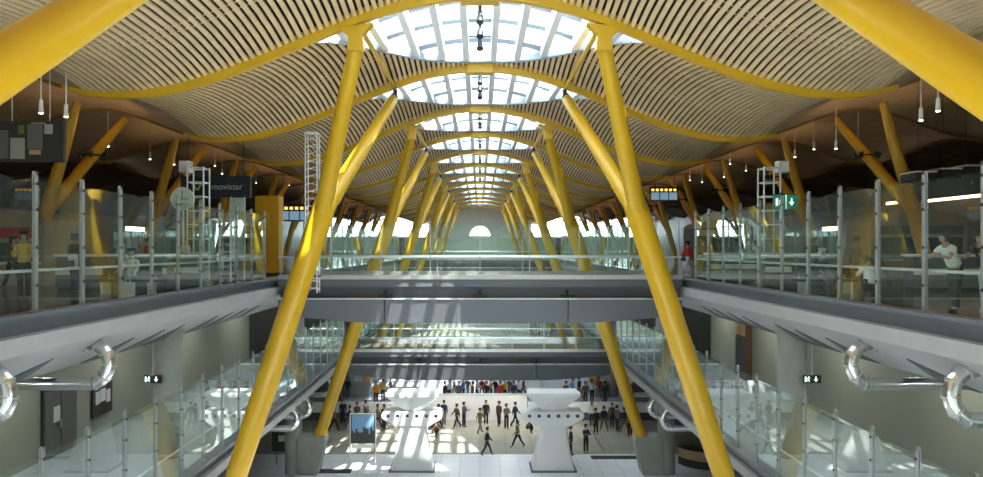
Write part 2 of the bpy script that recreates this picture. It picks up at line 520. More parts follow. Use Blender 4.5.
def skylight(i, ya):
    root = thing('skylight', f'white finned skylight behind the {ORD[i]} yellow arch from the camera end', 'skylight', (0, ya, 0), group='skylights along the ridge')
    def P(x, t, dz=0.0): return (x, BAY * t, W(x) + bulge(t) + dz)
    n = 28
    xs = [-LW + 2 * LW * k / n for k in range(n + 1)]
    cb = MB()
    for xa, xb in zip(xs, xs[1:]):
        ta, tb = tfar(xa), tfar(xb)
        e = .02
        # far curved kerb and near straight kerb, 0.15 m thick
        cb.quad(P(xa, ta, -.04), P(xb, tb, -.04), P(xb, tb, .55), P(xa, ta, .55))
        cb.quad(P(xa, ta + e, -.04), P(xb, tb + e, -.04), P(xb, tb + e, .55), P(xa, ta + e, .55))
        cb.quad(P(xa, ta, -.04), P(xb, tb, -.04), P(xb, tb + e, -.04), P(xa, ta + e, -.04))
        cb.quad(P(xa, .033, -.04), P(xb, .033, -.04), P(xb, .033, .55), P(xa, .033, .55))
        cb.quad(P(xa, .015, -.04), P(xb, .015, -.04), P(xb, .015, .55), P(xa, .015, .55))
        cb.quad(P(xa, .033, -.04), P(xb, .033, -.04), P(xb, .015, -.04), P(xa, .015, -.04))
    cb.build('kerb', M['curb'], root, fix=False)
    gz = MB()
    for xa, xb in zip(xs, xs[1:]):
        for k in range(4):
            u, v = k / 4, (k + 1) / 4
            ta, tb = tfar(xa), tfar(xb)
            f = lambda x, tt, q, dz: P(x, .033 + (tt - .033) * q, dz)
            gz.quad(f(xa, ta, u, .57), f(xb, tb, u, .57), f(xb, tb, v, .57), f(xa, ta, v, .57))
    gz.build('glazing', M['glass_sky'], root, fix=False)
    for x in (-4.4, -3.5, -2.5, -1.5, -.55, .55, 1.5, 2.5, 3.5, 4.4):
        fb = MB()
        t1 = tfar(x)
        m = 5
        zl = lambda q, x=x, t1=t1: W(x) + .0 + bulge(.035) + (bulge(t1) - bulge(.035)) * (q - .035) / (t1 - .035)
        for w in (-.12, .12):
            for k in range(m):
                u, v = .035 + (t1 - .035) * k / m, .035 + (t1 - .035) * (k + 1) / m
                fb.quad((x + w, BAY * u, zl(u)), (x + w, BAY * v, zl(v)),
                        (x + w, BAY * v, W(x) + bulge(v) + .54), (x + w, BAY * u, W(x) + bulge(u) + .54))
        for k in range(m):
            u, v = .035 + (t1 - .035) * k / m, .035 + (t1 - .035) * (k + 1) / m
            z0, z1 = zl(u), zl(v)
            fb.quad((x - .12, BAY * u, z0), (x + .12, BAY * u, z0), (x + .12, BAY * v, z1), (x - .12, BAY * v, z1))
        fb.build('fin', M['fin'], root, fix=False)
    for t in (.3, .55, .78):
        hw = LW * max(0, 1 - (t - .035) / .895) ** .4 - .15
        tb = MB()
        k = 10
        for a in range(k):
            xa, xb = -hw + 2 * hw * a / k, -hw + 2 * hw * (a + 1) / k
            tb.quad(P(xa, t - .028, .54), P(xb, t - .028, .54), P(xb, t + .028, .54), P(xa, t + .028, .54))
            tb.quad(P(xa, t - .028, .54), P(xb, t - .028, .54), P(xb, t - .028, .26), P(xa, t - .028, .26))
            tb.quad(P(xa, t + .028, .54), P(xb, t + .028, .54), P(xb, t + .028, .26), P(xa, t + .028, .26))
            tb.quad(P(xa, t - .028, .26), P(xb, t - .028, .26), P(xb, t + .028, .26), P(xa, t + .028, .26))
        tb.build('transom', M['curb'], root, fix=False)
    return root

for i, y in enumerate(ARCH[:-1]):
    ceiling_bay(i, y)
for i, y in enumerate(ARCH):
    arch_beam(i, y)
for i, y in enumerate(ARCH[:-1]):
    if i not in CLOSED: skylight(i, y)

# spotlight clusters on the ridge line
def ridge_lamp(i, y):
    z = W(0) + bulge(.55) - .05
    t = thing('ridge_spotlight', f'dark spotlight cluster hanging on the ridge in the {ORD[i]} skylight from the camera end', 'spotlight',
              (0, y + BAY * .5, z), group='ridge spotlights')
    MB().box(-.07, .07, -3.2, 2.2, -.08, .06).build('track', M['dark'], t)
    for yy in (-2.5, 1.6): MB().box(-.6, .6, yy - .03, yy + .03, .02, .07).build('cross_arm', M['dark'], t)
    for yy in (-2.2, -.6, 1.0):
        h = MB(); h.tube([(0, yy, -.06), (0, yy, -.35)], .03, 8); h.tube([(0, yy, -.35), (0, yy - .12, -.62)], [.10, .13], 12)
        h.build('lamp_head', M['dark'], t, smooth=True)
for i, y in enumerate(ARCH[:-1]):
    if i not in CLOSED and i < 10: ridge_lamp(i, y)

# ------------------------------------------------------------------ yellow forked columns
SLOPE = .327
def trunk_x(z): return 8.4 - SLOPE * (z + 6.5)
def column(i, s, yb):
    zf, zb = 3.05, Z3 + 2.25
    lab = f'yellow steel forked column along the {side(s)} of the void, {ORD[i]} from the camera'
    tb = yb - .4 if i == 0 else yb
    root = thing('forked_column', lab, 'column', (s * trunk_x(zb), yb, zb), group='yellow forked columns beside the void')
    ox, oy, oz = root.location
    L = lambda x, y, z: (s * x - ox, y - oy, z - oz)
    pts, rad = [], []
    for k in range(9):
        z = lerp(zb, zf - .25, k / 8)
        pts.append(L(trunk_x(z), tb, z)); rad.append(lerp(.33, .40, min(1, k / 4)))
    for dz, r in ((-.10, .37), (.02, .27), (.08, .12)):
        pts.append(L(trunk_x(zf + dz), tb, zf + dz)); rad.append(r)
    MB().tube(pts, rad, 28).build('trunk', M['yellow'], root, smooth=True)
    sh = MB(); sh.tube([L(trunk_x(zb - .02), yb, zb - .02), L(trunk_x(zb + .3), yb, zb + .3)], [.40, .36], 24)
    sh.build('base_collar', M['yellow_warm'], root, smooth=True)
    for dy in (-3.3, 5.65):
        xt = 3.66
        tip = (xt, yb + dy, W(xt) - .62)
        st = (trunk_x(zf - .5), tb, zf - .5)
        bp, br = [], []
        for k in range(9):
            q = k / 8
            bp.append(L(lerp(st[0], tip[0], q), lerp(st[1], tip[1], q), lerp(st[2], tip[2], q)))
            br.append(lerp(.315, .225, q))
        e = Vector(bp[-1]) - Vector(bp[0]); e.normalize()
        if dy > 0:
            for f, r in ((.10, .20), (.17, .12)):
                bp.append(tuple(Vector(bp[8]) + e * f)); br.append(r)
        b = MB().tube(bp, br, 24).build('branch', M['yellow'], root, smooth=True)
        c = MB()
        ya = yb + dy + (.12 if dy < 0 else -.05)
        if dy < 0:
            # flat flared head plate reaching the arch beam
            zt = W(xt) - .24
            for yo in (-.09, .09):
                pass
            poly = [(xt + .27, zt - .75), (xt - .23, zt - .75), (xt - .18, zt - .30), (xt - .5, zt + .05), (xt + .55, zt - .07), (xt + .24, zt - .35)]
            q = [(s * p[0] - ox, p[1] - oz) for p in poly]
            yr = yb - 3.4 - oy
            c.prism(q, yr - .17, yr + .17, 'y')
            c.build('head_plate', M['yellow'], root, bevel=.02)
        else:
            z0 = W(xt) - .62
            c.tube([L(xt - .05, yb + 5.7, z0 + .05), L(xt - .12, yb + 5.6, W(xt) - .2)], .09, 12)
            c.tube([L(xt - .05, yb + 5.55, z0 + .1), L(xt - .05, yb + 5.8, z0 + .1)], .16, 12)
            c.build('pin_joint', M['dark'], root, smooth=True)
    st = MB().tube([L(3.62, yb - 3.2, W(3.6) - .2), L(3.58, yb + 5.5, W(3.6) - .14)], .085, 12)
    st.build('tie_strut', M['yellow'], root, smooth=True)
    return root

TRUNKS = [7.4 + 18 * k for k in range(7)]    # 8.5, 26.5, 44.5 ...
for i, yb in enumerate(TRUNKS):
    for s in (-1, 1):
        column(i, s, yb)
        if yb > 20:
            ped = MB()
            t = thing('concrete_pedestal', f'grey concrete pedestal under the {ORD[i]} yellow column from the camera, {side(s)} of the hall', 'pedestal',
                      (s * 9.6, yb, Z3), group='concrete pedestals')
            x = s
            sec = [(0.0, -.55, .85), (1.2, -.55, .75), (2.25, -.35, .75)]
            for (z0, a0, b0), (z1, a1, b1) in zip(sec, sec[1:]):
                pass
            poly = [(-.15, 0), (1.0, 0), (1.1, 2.0), (.85, 2.25), (-.55, 2.25), (-.62, 2.0)]
            ped.prism([(s * p[0], p[1]) for p in poly], -.55, .55, 'y')
            ped.build('plinth_block', M['concrete'], t, bevel=.06)
            cc = MB().lathe([(.5, 0.0), (.5, Z2 - 1.05 - Z3)], (s * 1.35, 0, 0), 24)
            cc.build('shaft', M['concrete'], t, smooth=True)
            if yb < 60:
                k = thing('concrete_column', f'round concrete column on the mezzanine, {side(s)} side, {["", "nearer", "farther"][i] if i < 3 else ORD[i]} one', 'column',
                          (s * 10.95, yb + .6, Z2))
                MB().lathe([(.54, 0), (.54, .05), (.5, .06), (.5, 4.82)], (0, 0, 0), 28).build('shaft', M['concrete'], k, smooth=True)
                MB().lathe([(.53, .06), (.53, .16)], (0, 0, 0), 28).build('base_ring', M['steel'], k, smooth=True)

# outer forked columns standing on the upper concourses
def side_column(i, s, yb):
    root = thing('leaning_column', f'lamp-tinted yellow leaning forked column on the {side(s)} concourse, {ORD[i]} from the camera', 'column',
                 (s * 17.0, yb, 0), group='lamp-tinted yellow forked columns on the concourses')
    L = lambda x, y, z: (s * (x - 17.0), y - yb, z)
    MB().tube([L(17.0, yb, .0), L(16.6, yb, 1.6), L(16.2, yb, 3.1)], [.22, .24, .24], 18).build('trunk', M['yellow_warm'], root, smooth=True)
    for yt, xt in ((yb + 3.2, 14.9), (yb - .3, 15.0)):
        zt = W(xt) - .3
        MB().tube([L(16.35, yb, 2.7), L(lerp(16.2, xt, .6), lerp(yb, yt, .6), lerp(3, zt, .6)), L(xt, yt, zt)], [.235, .20, .14], 16).build('branch', M['yellow_warm'], root, smooth=True)
    ring = MB()
    p = Vector(L(lerp(16.2, 14.9, .55), lerp(yb, yb + 3.2, .55), lerp(3, W(14.9) - .3, .55)))
    ring.tube([p + Vector((.38 * cos(a), .38 * sin(a), 0)) for a in [2 * pi * k / 16 for k in range(17)]], .035, 8)
    for k in range(5):
        a = 2 * pi * k / 5
        ring.tube([p + Vector((.42 * cos(a), .42 * sin(a), -.10)), p + Vector((.5 * cos(a), .5 * sin(a), .12))], [.06, .10], 10)
    rg = ring.build('uplight_ring', M['dark'], root, smooth=True)
    return root, p + root.location

for i in range(11):
    yb = 27.8 + 9 * (i - 1)
    for s in (-1, 1):
        root, p = side_column(i, s, yb)
        ld = bpy.data.lights.new('uplight', 'SPOT')
        ld.energy = 75; ld.color = (1.0, .70, .38); ld.spot_size = R(130); ld.spot_blend = .8; ld.shadow_soft_size = .15
        lo = bpy.data.objects.new('uplight', ld); COL.objects.link(lo)
        lo.location = (p.x - s * .5, p.y - 1.0, p.z - .2)
        lo.rotation_euler = (pi, 0, 0)

# ------------------------------------------------------------------ glass balustrades
SP = 1.85
def post_meshes():
    p = MB()
    p.box(-.035, -.012, -.055, .055, -.02, 2.95); p.box(.012, .035, -.055, .055, -.02, 2.95)
    p.box(-.035, .035, -.05, .05, 2.90, 2.96); p.box(-.07, .07, -.09, .09, 0, .03)
    for z in (.4, 1.5, 2.5): p.box(-.02, .02, -.03, .03, z - .03, z + .03)
    pm = p.mesh('post', M['post'])
    c = MB(); c.tube([(-.055, 0, 0), (.055, 0, 0)], .035, 10)
    cm = c.mesh('clamp', M['dark'], smooth=True)
    g = MB().box(-.006, .006, .06, SP - .06, .10, 2.78)
    gm = g.mesh('glass_panel', M['glass'])
    return pm, cm, gm
PM, CM, GM = post_meshes()
def balustrade(s, z, y0, y1, label, near):
    n = int((y1 - y0) // SP)
    x = s * (EDGE + .12)
    root = thing('glass_balustrade', label, 'balustrade', (x, y0, z + .06))
    for k in range(n + 1):
        p = link('post', PM, root, (0, k * SP, 0))
        if near and k < 14:
            for zz in (.55, 1.35, 2.15, 2.7):
                link('clamp', CM, p, (0, 0, zz))
        if k < n:
            link('glass_panel', GM, root, (0, k * SP, 0))
    r = MB().tube([(s * .09, -.1, .86), (s * .09, n * SP + .1, .86)], .035, 10)
    r.build('handrail', M['rail'], root, smooth=True)
    return root

for s in (-1, 1):
    nm = side(s)
    balustrade(s, Z1, 11.95, 33.0, f'tall glass balustrade with steel posts, {nm} upper deck, nearest stretch', True)
    balustrade(s, Z1, 39.6, 86, f'tall glass balustrade, {nm} upper deck beyond the first footbridge', False)
    balustrade(s, Z1, 92, END - 1, f'tall glass balustrade, {nm} upper deck at the far end of the hall', False)
    balustrade(s, Z2, 51.05 - 20 * SP, 51.3, f'tall glass balustrade along the {nm} mezzanine edge, nearest stretch', True)
    balustrade(s, Z2, 58.6, 112, f'tall glass balustrade along the {nm} mezzanine beyond the lower footbridge', False)

# ------------------------------------------------------------------ footbridges
def footbridge(y0, y1, z, label):
    root = thing('footbridge', label, 'bridge', (0, y0, z))
    w = EDGE - .14
    D = y1 - y0
    MB().box(-w, w, .0, D, -.36, -.02).build('deck_slab', M['beam'], root)
    MB().box(-w, w, .06, D - .06, -.02, .0).build('walkway', M['deck'], root)
    for yy, nm in ((-.06, 'f'), (D - .08, 'b')):
        MB().box(-w, w, yy, yy + .14, -.02, .18).build('kerb', M['steel'], root)
    MB().box(-w, w, .45, D - .45, -.90, -.36).build('recess_web', M['beam_dk'], root)
    fl = MB(); fl.box(-w, w, -.05, D + .05, -.93, -.885); fl.build('flange', M['rail'], root)
    # lower box beam, tapering up towards its ends, in three lengths with open joints
    def zbot(x):
        a = abs(x)
        return -2.03 if a < 4.6 else -2.03 + .38 * ((a - 4.6) / (w - 4.6)) ** 1.3
    for xa, xb in ((-w, -4.36), (-4.32, 3.98), (4.02, w)):
        mb = MB(); n = 8
        for k in range(n):
            a, b = lerp(xa, xb, k / n), lerp(xa, xb, (k + 1) / n)
            mb.quad((a, 0, -.93), (b, 0, -.93), (b, .12, zbot(b)), (a, .12, zbot(a)))
            mb.quad((a, D, -.93), (b, D, -.93), (b, D - .12, zbot(b)), (a, D - .12, zbot(a)))
            mb.quad((a, .12, zbot(a)), (b, .12, zbot(b)), (b, D - .12, zbot(b)), (a, D - .12, zbot(a)))
        for x in (xa, xb):
            mb.quad((x, 0, -.93), (x, .12, zbot(x)), (x, D - .12, zbot(x)), (x, D, -.93))
        mb.build('box_beam', M['beam'], root)
    for x in (-2.35 * 2.0 + .7, .7):
        pass
    for yy in (0.02, D - .02):
        n = 8
        for k in range(n + 1):
            x = -w + .15 + (2 * w - .3) * k / n
            p = MB().box(x - .02, x + .02, yy - .04, yy + .04, .0, 2.62)
            p.build('post', M['post'], root)
            if k < n:
                x2 = -w + .15 + (2 * w - .3) * (k + 1) / n
                MB().box(x + .03, x2 - .03, yy - .006, yy + .006, .2, 2.55).build('glass_panel', M['glass'], root)
        r = MB().tube([(-w, yy + (.1 if yy < 1 else -.1), .98), (w, yy + (.1 if yy < 1 else -.1), .98)], .04, 10)
        r.build('handrail', M['rail'], root, smooth=True)
    for x in (-4.3, 0, 4.0):
        sp = MB(); sp.box(x - .35, x + .35, .25, .45, -.80, -.72); sp.tube([(x, .3, -.72), (x, .3, -.5)], .06, 8)
        sp.build('cable_bracket', M['black'], root)
    return root
footbridge(33.5, 39.0, Z1, 'grey steel glass-sided footbridge across the upper level, nearest the camera')
footbridge(86.2, 91.5, Z1, 'distant glass-sided footbridge across the upper level, far down the hall')
footbridge(52.0, 58.0, Z2, 'grey steel glass-sided footbridge across the mezzanine level, below the upper bridge')

# ------------------------------------------------------------------ ducts below the decks
def duct(s, y, z, label, R_=.165):
    root = thing('duct_pipe', label, 'duct', (s * 9.95, y, z - 1.12), group='shiny duct elbows under the decks')
    pts = [(0.10, .10)]
    cxr, czr, rr = .02, -.44, .52
    for k in range(13):
        a = R(62 + 208 * k / 12)
        pts.append((cxr + rr * cos(a) * .92, czr + rr * sin(a)))
    pts[0] = (.42, .12)
    P3 = [(s * p[0], 0, p[1]) for p in pts]
    mb = MB(); mb.tube(P3, R_, 18); mb.build('elbow', M['duct'], root, smooth=True)
    for k in range(2, len(P3) - 1, 2):
        a, b = Vector(P3[k]), Vector(P3[k + 1]); d = (b - a).normalized() * .022
        MB().tube([a - d, a + d], R_ + .014, 18).build('seam_ring', M['steel'], root, smooth=True)
    e = P3[-1]
    MB().tube([e, (s * 1.2, 0.0, e[2]), (s * 4.6, .0, e[2] + .02)], R_ * .98, 18).build('straight_run', M['duct'], root, smooth=True)
    fl = MB(); fl.tube([(s * .30, 0, .09), (s * .36, 0, .13)], R_ + .09, 18); fl.build('collar', M['concrete'], root, smooth=True)
    hg = MB().tube([(s * 3.2, 0, e[2]), (s * 3.2, 0, .15)], .012, 6); hg.build('hanger', M['steel'], root)
for s in (-1, 1):
    for k, y in enumerate((14.9, 18.9)):
        duct(s, y, Z1, f'shiny metal duct elbow under the {side(s)} upper deck, {ORD[k]} from the camera')
    for k, y in enumerate((38.4, 41.2, 47.2)):
        duct(s, y, Z2, f'shiny metal duct elbow under the {side(s)} mezzanine, {ORD[k]} from the camera')

# fill lamps added to brighten the lower walls and the parapet
def fill_lamp(s, x, y, z, e, label):
    t = thing('fill_lamp', label, 'lamp', (s * x, y, z), group='fill lamps added under the decks')
    MB().lathe([(.22, 0), (.26, -.02), (.26, -.05), (.2, -.05)], (0, 0, 0), 20).build('trim_ring', M['white'], t, smooth=True)
    MB().lathe([(.19, -.03), (.19, -.045)], (0, 0, 0), 20).build('lens', M['lamp'], t)
    ld = bpy.data.lights.new('fill_lamp', 'AREA'); ld.shape = 'DISK'; ld.size = .36; ld.energy = e; ld.color = (1.0, .95, .84); ld.spread = R(165)
    lo = bpy.data.objects.new('fill_lamp_bulb', ld); COL.objects.link(lo); lo.location = (s * x, y, z - .07)
for s in (-1, 1):
    for k in range(5):
        fill_lamp(s, 13.3, 15 + 7.5 * k, -.90, 42, f'small round added fill lamp under the {side(s)} upper deck, {ORD[k]} from the camera')

for k, x in enumerate((-6.0, -2.0, 2.0, 6.0)):  # lamps added below the bridge to brighten the parapet face
    fill_lamp(1, x, 54.6, Z2 - 2.03, 50, f'small round added fill lamp under the lower footbridge, {ORD[k]} from the left')

# triangular air slots in the sloping soffit
for s in (-1, 1):
    for k in range(9):
        y = (12.9, 16.6, 20.7, 22.8, 24.4, 27.6, 29.4, 31.2, 33.0)[k]
        sl = MB()
        def SP_(x, yy, off): # on the sloped soffit plane
            zz = -.80 - (x - (EDGE + .2)) * (.95 / 1.4) - off
            return (s * x, yy, zz)
        A = [SP_(10.86, y - .6, .0), SP_(10.86, y + .9, .0), SP_(10.1, y + .9, .0)]
        B = [SP_(10.86, y - .6, .03), SP_(10.86, y + .9, .03), SP_(10.1, y + .9, .03)]
        sl.quad(*B); sl.quad(*A)
        for i in range(3):
            j = (i + 1) % 3
            sl.quad(A[i], A[j], B[j], B[i])
        tag(sl.build('air_slot', M['beam_dk']), f'dark triangular vent in the {side(s)} deck soffit, {ORD[k]} from the camera', 'vent', 'triangular soffit vents')

# ------------------------------------------------------------------ mezzanine fittings
def wall_pt(s, px, d):  # z for pixel row on side wall
    return EYE - (px - VY) * d / FPX
# door in the left wall
dr = MB(); dr.box(-14.99, -14.90, 25.2, 27.3, Z2, Z2 + 2.45)
d1 = struct(dr.build('door_1', M['dark']))
MB().box(-14.91, -14.87, 25.3, 26.22, Z2 + .03, Z2 + 2.35).build('door_leaf', M['cloth_gy'], d1)
MB().box(-14.91, -14.87, 26.28, 27.2, Z2 + .03, Z2 + 2.35).build('door_leaf', M['cloth_gy'], d1)
MB().box(-14.86, -14.85, 25.75, 26.15, Z2 + 1.2, Z2 + 1.75).build('door_notice', M['poster_wh'], d1)
MB().box(-14.86, -14.80, 26.1, 26.16, Z2 + .95, Z2 + 1.25).build('door_handle', M['steel'], d1)
nb = thing('notice_board', 'dark framed notice board with small white sheets on the mezzanine wall', 'notice board', (-14.98, 29.2, -4.55))
MB().box(0, .08, -.75, .75, -.62, .62).build('board', M['black'], nb)
for yy, zz, w in ((-.4, .1, .16), (0, .15, .2), (.42, .05, .15)):
    MB().box(.08, .095, yy - w, yy + w, zz - .25, zz + .25).build('notice', M['poster_wh'], nb)
# right wall cupboard
cb = thing('wall_cabinet', 'tall dark brown cabinet on the right mezzanine wall behind the concrete column', 'cabinet', (14.98, 41.5, Z2))
MB().box(-.35, 0, -.8, .8, 0, 4.6).build('carcass', M['cloth_br'], cb)
MB().box(-.38, -.35, -.74, -.02, 2.4, 4.5).build('door', M['wood'], cb)
MB().box(-.38, -.35, .02, .74, 2.4, 4.5).build('door', M['wood'], cb)
MB().box(-.38, -.35, -.74, .74, .1, 2.3).build('lower_door', M['dark'], cb)

def text_mesh(body, size, m, name):
    cu = bpy.data.curves.new('t', 'FONT'); cu.body = body; cu.size = size; cu.extrude = .006
    cu.align_x = 'CENTER'; cu.align_y = 'CENTER'
    ob = bpy.data.objects.new('t', cu); COL.objects.link(ob)
    dg = bpy.context.evaluated_depsgraph_get(); dg.update()
    me = bpy.data.meshes.new_from_object(ob.evaluated_get(dg))
    bpy.data.objects.remove(ob); me.name = name
    me.materials.clear(); me.materials.append(m)
    return me

def pictos(root, x0, sc, mats, yf):
    """running figure and arrow, in the plane facing the camera"""
    a = MB()
    a.sphere((x0 - .20 * sc, yf, .13 * sc), .035 * sc, 8, 6, (1, .3, 1))
    for p, q in (((-.21, .09), (-.24, -.02)), ((-.24, -.02), (-.17, -.07)), ((-.17, -.07), (-.19, -.15)), ((-.24, -.02), (-.30, -.10)), ((-.21, .08), (-.13, .03)), ((-.21, .08), (-.29, .03))):
        a.tube([(x0 + p[0] * sc, yf, p[1] * sc), (x0 + q[0] * sc, yf, q[1] * sc)], .018 * sc, 6)
    a.box(x0 - .42 * sc, x0 - .34 * sc, yf - .005, yf + .005, -.15 * sc, .14 * sc)
    a.build('running_figure', mats, root)
    b = MB()
    b.box(x0 + .17 * sc, x0 + .22 * sc, yf - .005, yf + .005, -.02 * sc, .15 * sc)
    b.prism([(x0 + .08 * sc, .0), (x0 + .31 * sc, .0), (x0 + .195 * sc, -.15 * sc)], yf - .005, yf + .005, 'y')
    b.build('arrow', mats, root)

for s, px in ((-1, 153), (1, 812)):
    p = on(px, 379, 25.4)
    t = thing('exit_sign', f'small dark exit sign with white figure and arrow beside the {side(s)} concrete column', 'sign', p)
    MB().box(-.30, .30, -.03, .03, -.14, .14).build('sign_box', M['black'], t)
    pictos(t, 0, .62, M['exit_w'], -.037)
    MB().tube([(0, 0, .14), (0, 0, -1.02 - p.z)], .012, 8).build('hanger_rod', M['steel'], t)

# ------------------------------------------------------------------ ground hall: white air nozzle pedestals
def nozzle_unit(x, y, label, zb=Z3):
    root = thing('air_nozzle_pedestal', label, 'air vent', (x, y, zb), group='white air nozzle pedestals')
    MB().box(-1.35, 1.35, -1.0, 1.0, 0, .07).build('plinth', M['beam'], root)
    # flared stem, lofted rounded rectangles
    st = MB()
    secs = [(.07, 1.24, .85), (.5, 1.14, .80), (1.3, .97, .7), (2.2, .80, .62), (2.5, .83, .6), (2.72, 1.0, .58)]
    rings = []
    for z, hx, hy in secs:
        r = .16
        ring = []
        for cxx, cyy, a0 in ((hx - r, hy - r, 0), (-hx + r, hy - r, 90), (-hx + r, -hy + r, 180), (hx - r, -hy + r, 270)):
            for k in range(4):
                a = R(a0 + 30 * k)
                ring.append((cxx + r * cos(a), cyy + r * sin(a), z))
        rings.append(ring)
    n = len(rings[0])
    for A, B in zip(rings, rings[1:]):
        for k in range(n):
            j = (k + 1) % n
            st.quad(A[k], A[j], B[j], B[k])
    st.quad(*rings[0]); st.quad(*rings[-1])
    st.build('stem', M['white'], root, smooth=True)
    MB().box(-.012, .012, -.875, -.55, .1, 2.7).build('stem_seam', M['curb'], root) if False else None
    # wide head with rounded ends, bottom tapering to the stem
    hd = []
    for k in range(9):
        a = R(-60 + 150 * k / 8); hd.append((1.58 + .25 * cos(a), 3.25 + .25 * sin(a)))
    hd2 = [(-x_, z_) for x_, z_ in reversed(hd)]
    poly = [(.98, 2.62)] + hd + hd2 + [(-.98, 2.62)]
    MB().prism(poly, -.66, .66, 'y').build('nozzle_head', M['white'], root, bevel=.05)
    for k in range(6):
        xx = -1.42 + k * .568
        nz = MB()
        ringp = [(xx + .11 * cos(2 * pi * q / 16), -.675, 3.25 + .11 * sin(2 * pi * q / 16)) for q in range(17)]
        nz.tube(ringp, .022, 8, cap=False)
        nr = nz.build('nozzle', M['steel'], root, smooth=True)
        MB().tube([(xx, -.672, 3.25), (xx, -.655, 3.25)], .09, 14).build('nozzle_mouth', M['black'], nr)
    # inverted funnel block with a creased front
    f = MB()
    top = [(-1.62, -.75, 4.62), (0, -.85, 4.62), (1.62, -.75, 4.62), (1.5, .8, 4.62), (-1.5, .8, 4.62)]
    bot = [(-.6, -.2, 3.5), (0, -.55, 3.5), (.6, -.2, 3.5), (.6, .6, 3.5), (-.6, .6, 3.5)]
    mid = [(-1.55, -.8, 4.42), (0, -.9, 4.42), (1.55, -.8, 4.42), (1.45, .8, 4.42), (-1.45, .8, 4.42)]
    for A, B in ((bot, mid), (mid, top)):
        for k in range(5):
            j = (k + 1) % 5
            f.quad(A[k], A[j], B[j], B[k])
    f.quad(*top); f.quad(*bot)
    f.build('funnel', M['white'], root, bevel=.05)
    return root
nozzle_unit((413 - VX) * 44.4 / FPX, 44.4, 'white air nozzle pedestal on the hall floor, the one beside the poster stand')
nozzle_unit((552.5 - VX) * 44.4 / FPX, 44.4, 'white air nozzle pedestal on the hall floor, the one beside the long dark mat')

nozzle_unit(-4.1, 63.2, 'farther white air nozzle pedestal among the crowd behind the parapet, left one', Z3 + .9)
nozzle_unit(4.1, 63.2, 'farther white air nozzle pedestal among the crowd behind the parapet, right one', Z3 + .9)

# white parapet, posters, mats
pp = thing('parapet', 'long white parapet wall below the crowd at the back of the hall', 'parapet', (0, 56.8, Z3))
MB().box(-3.4, 3.6, -.2, .18, 0, 1.95).build('centre_panel', M['wall_wh'], pp)
MB().box(-13.9, -3.5, -.2, .18, .6, 1.35).build('side_panel', M['wall_wh'], pp)
MB().box(3.7, 13.9, -.2, .18, .6, 1.35).build('side_panel', M['wall_wh'], pp)
MB().box(-13.9, 13.9, -.16, .16, 0, .6).build('plinth', M['beam_dk'], pp)
MB().box(-3.4, 3.6, -.26, .2, 1.95, 2.0).build('coping', M['rail'], pp)

tag(MB().box(7.0, 10.4, 46.2, 46.95, Z3, Z3 + .02).build('floor_mat', M['mat']), 'long dark floor mat beside the right concrete pedestal', 'mat')
tag(MB().box(-10.6, -7.6, 43.3, 44.1, Z3, Z3 + .02).build('floor_mat', M['mat']), 'dark floor mat in front of the left concrete pedestal', 'mat')
tag(MB().box(8.0, 8.15, 48, 56, Z3, Z3 + .012).build('floor_joint', M['floorline']), 'dark joint line running along the polished floor at right', 'floor joint')

po = thing('poster_stand', 'freestanding glass poster stand with a city picture near the left nozzle pedestal', 'poster', at(363, 464, Z3), .0)
for x in (-.80, .74):
    MB().box(x, x + .06, -.05, .05, 0, 3.1).build('leg', M['rail'], po)
MB().box(-.80, .80, -.045, .045, 3.04, 3.1).build('top_bar', M['rail'], po)
MB().box(-.74, .74, -.03, .03, 1.25, 3.04).build('panel', M['dark'], po)
MB().box(-.68, .68, -.036, -.03, 1.3, 3.0).build('poster_sky', M['poster_sky'], po)
ct = MB()
random.seed(4)
prev = -.68
ct.v += []
xs = [-.68 + 1.36 * k / 12 for k in range(13)]
for k in range(12):
    h = 1.3 + random.uniform(.55, 1.35) * (1 if k < 5 or k > 9 else .75)
    ct.box(xs[k], xs[k + 1], -.042, -.036, 1.3, h)
ct.build('poster_skyline', M['poster_city'], po)
MB().box(-.68, .68, -.036, .036, .95, 1.2).build('caption_plate', M['poster_wh'], po)
sb = thing('sign_stand', 'black information sign on two legs below the left duct elbow', 'sign', at(282, 465, Z3))
for x in (-.35, .35):
    MB().tube([(x, 0, 0), (x, 0, .9)], .03, 8).build('leg', M['dark'], sb)
MB().box(-.6, .6, -.05, .05, .85, 2.0).build('sign_panel', M['black'], sb)
MB().box(-.2, .2, -.06, -.05, 1.45, 1.8).build('sign_symbol', M['poster_wh'], sb)

# curved counter and planter under the right mezzanine
cd = thing('curved_counter', 'curved wooden counter with dark plinth under the right mezzanine', 'counter', (14.4, 45.5, Z3))
arc = [R(180 + 4 + 100 * k / 14) for k in range(15)]
def ring(r0, r1, z0, z1):
    mb = MB()
    for a, b in zip(arc, arc[1:]):
        p = [(r * cos(t) * 1.0, r * sin(t) * .8) for r in (r0, r1) for t in (a, b)]
        c = [(*p[0], z0), (*p[1], z0), (*p[3], z0), (*p[2], z0), (*p[0], z1), (*p[1], z1), (*p[3], z1), (*p[2], z1)]
        for q in ((0, 1, 2, 3), (4, 5, 6, 7), (0, 1, 5, 4), (2, 3, 7, 6), (0, 3, 7, 4), (1, 2, 6, 5)):
            mb.quad(*[c[i] for i in q])
    return mb
ring(1.6, 2.25, 0, .45).build('plinth', M['mat'], cd)
ring(1.5, 2.2, .45, 1.05).build('counter_body', M['wood'], cd)
ring(1.4, 2.35, 1.05, 1.11).build('counter_top', M['dark'], cd)

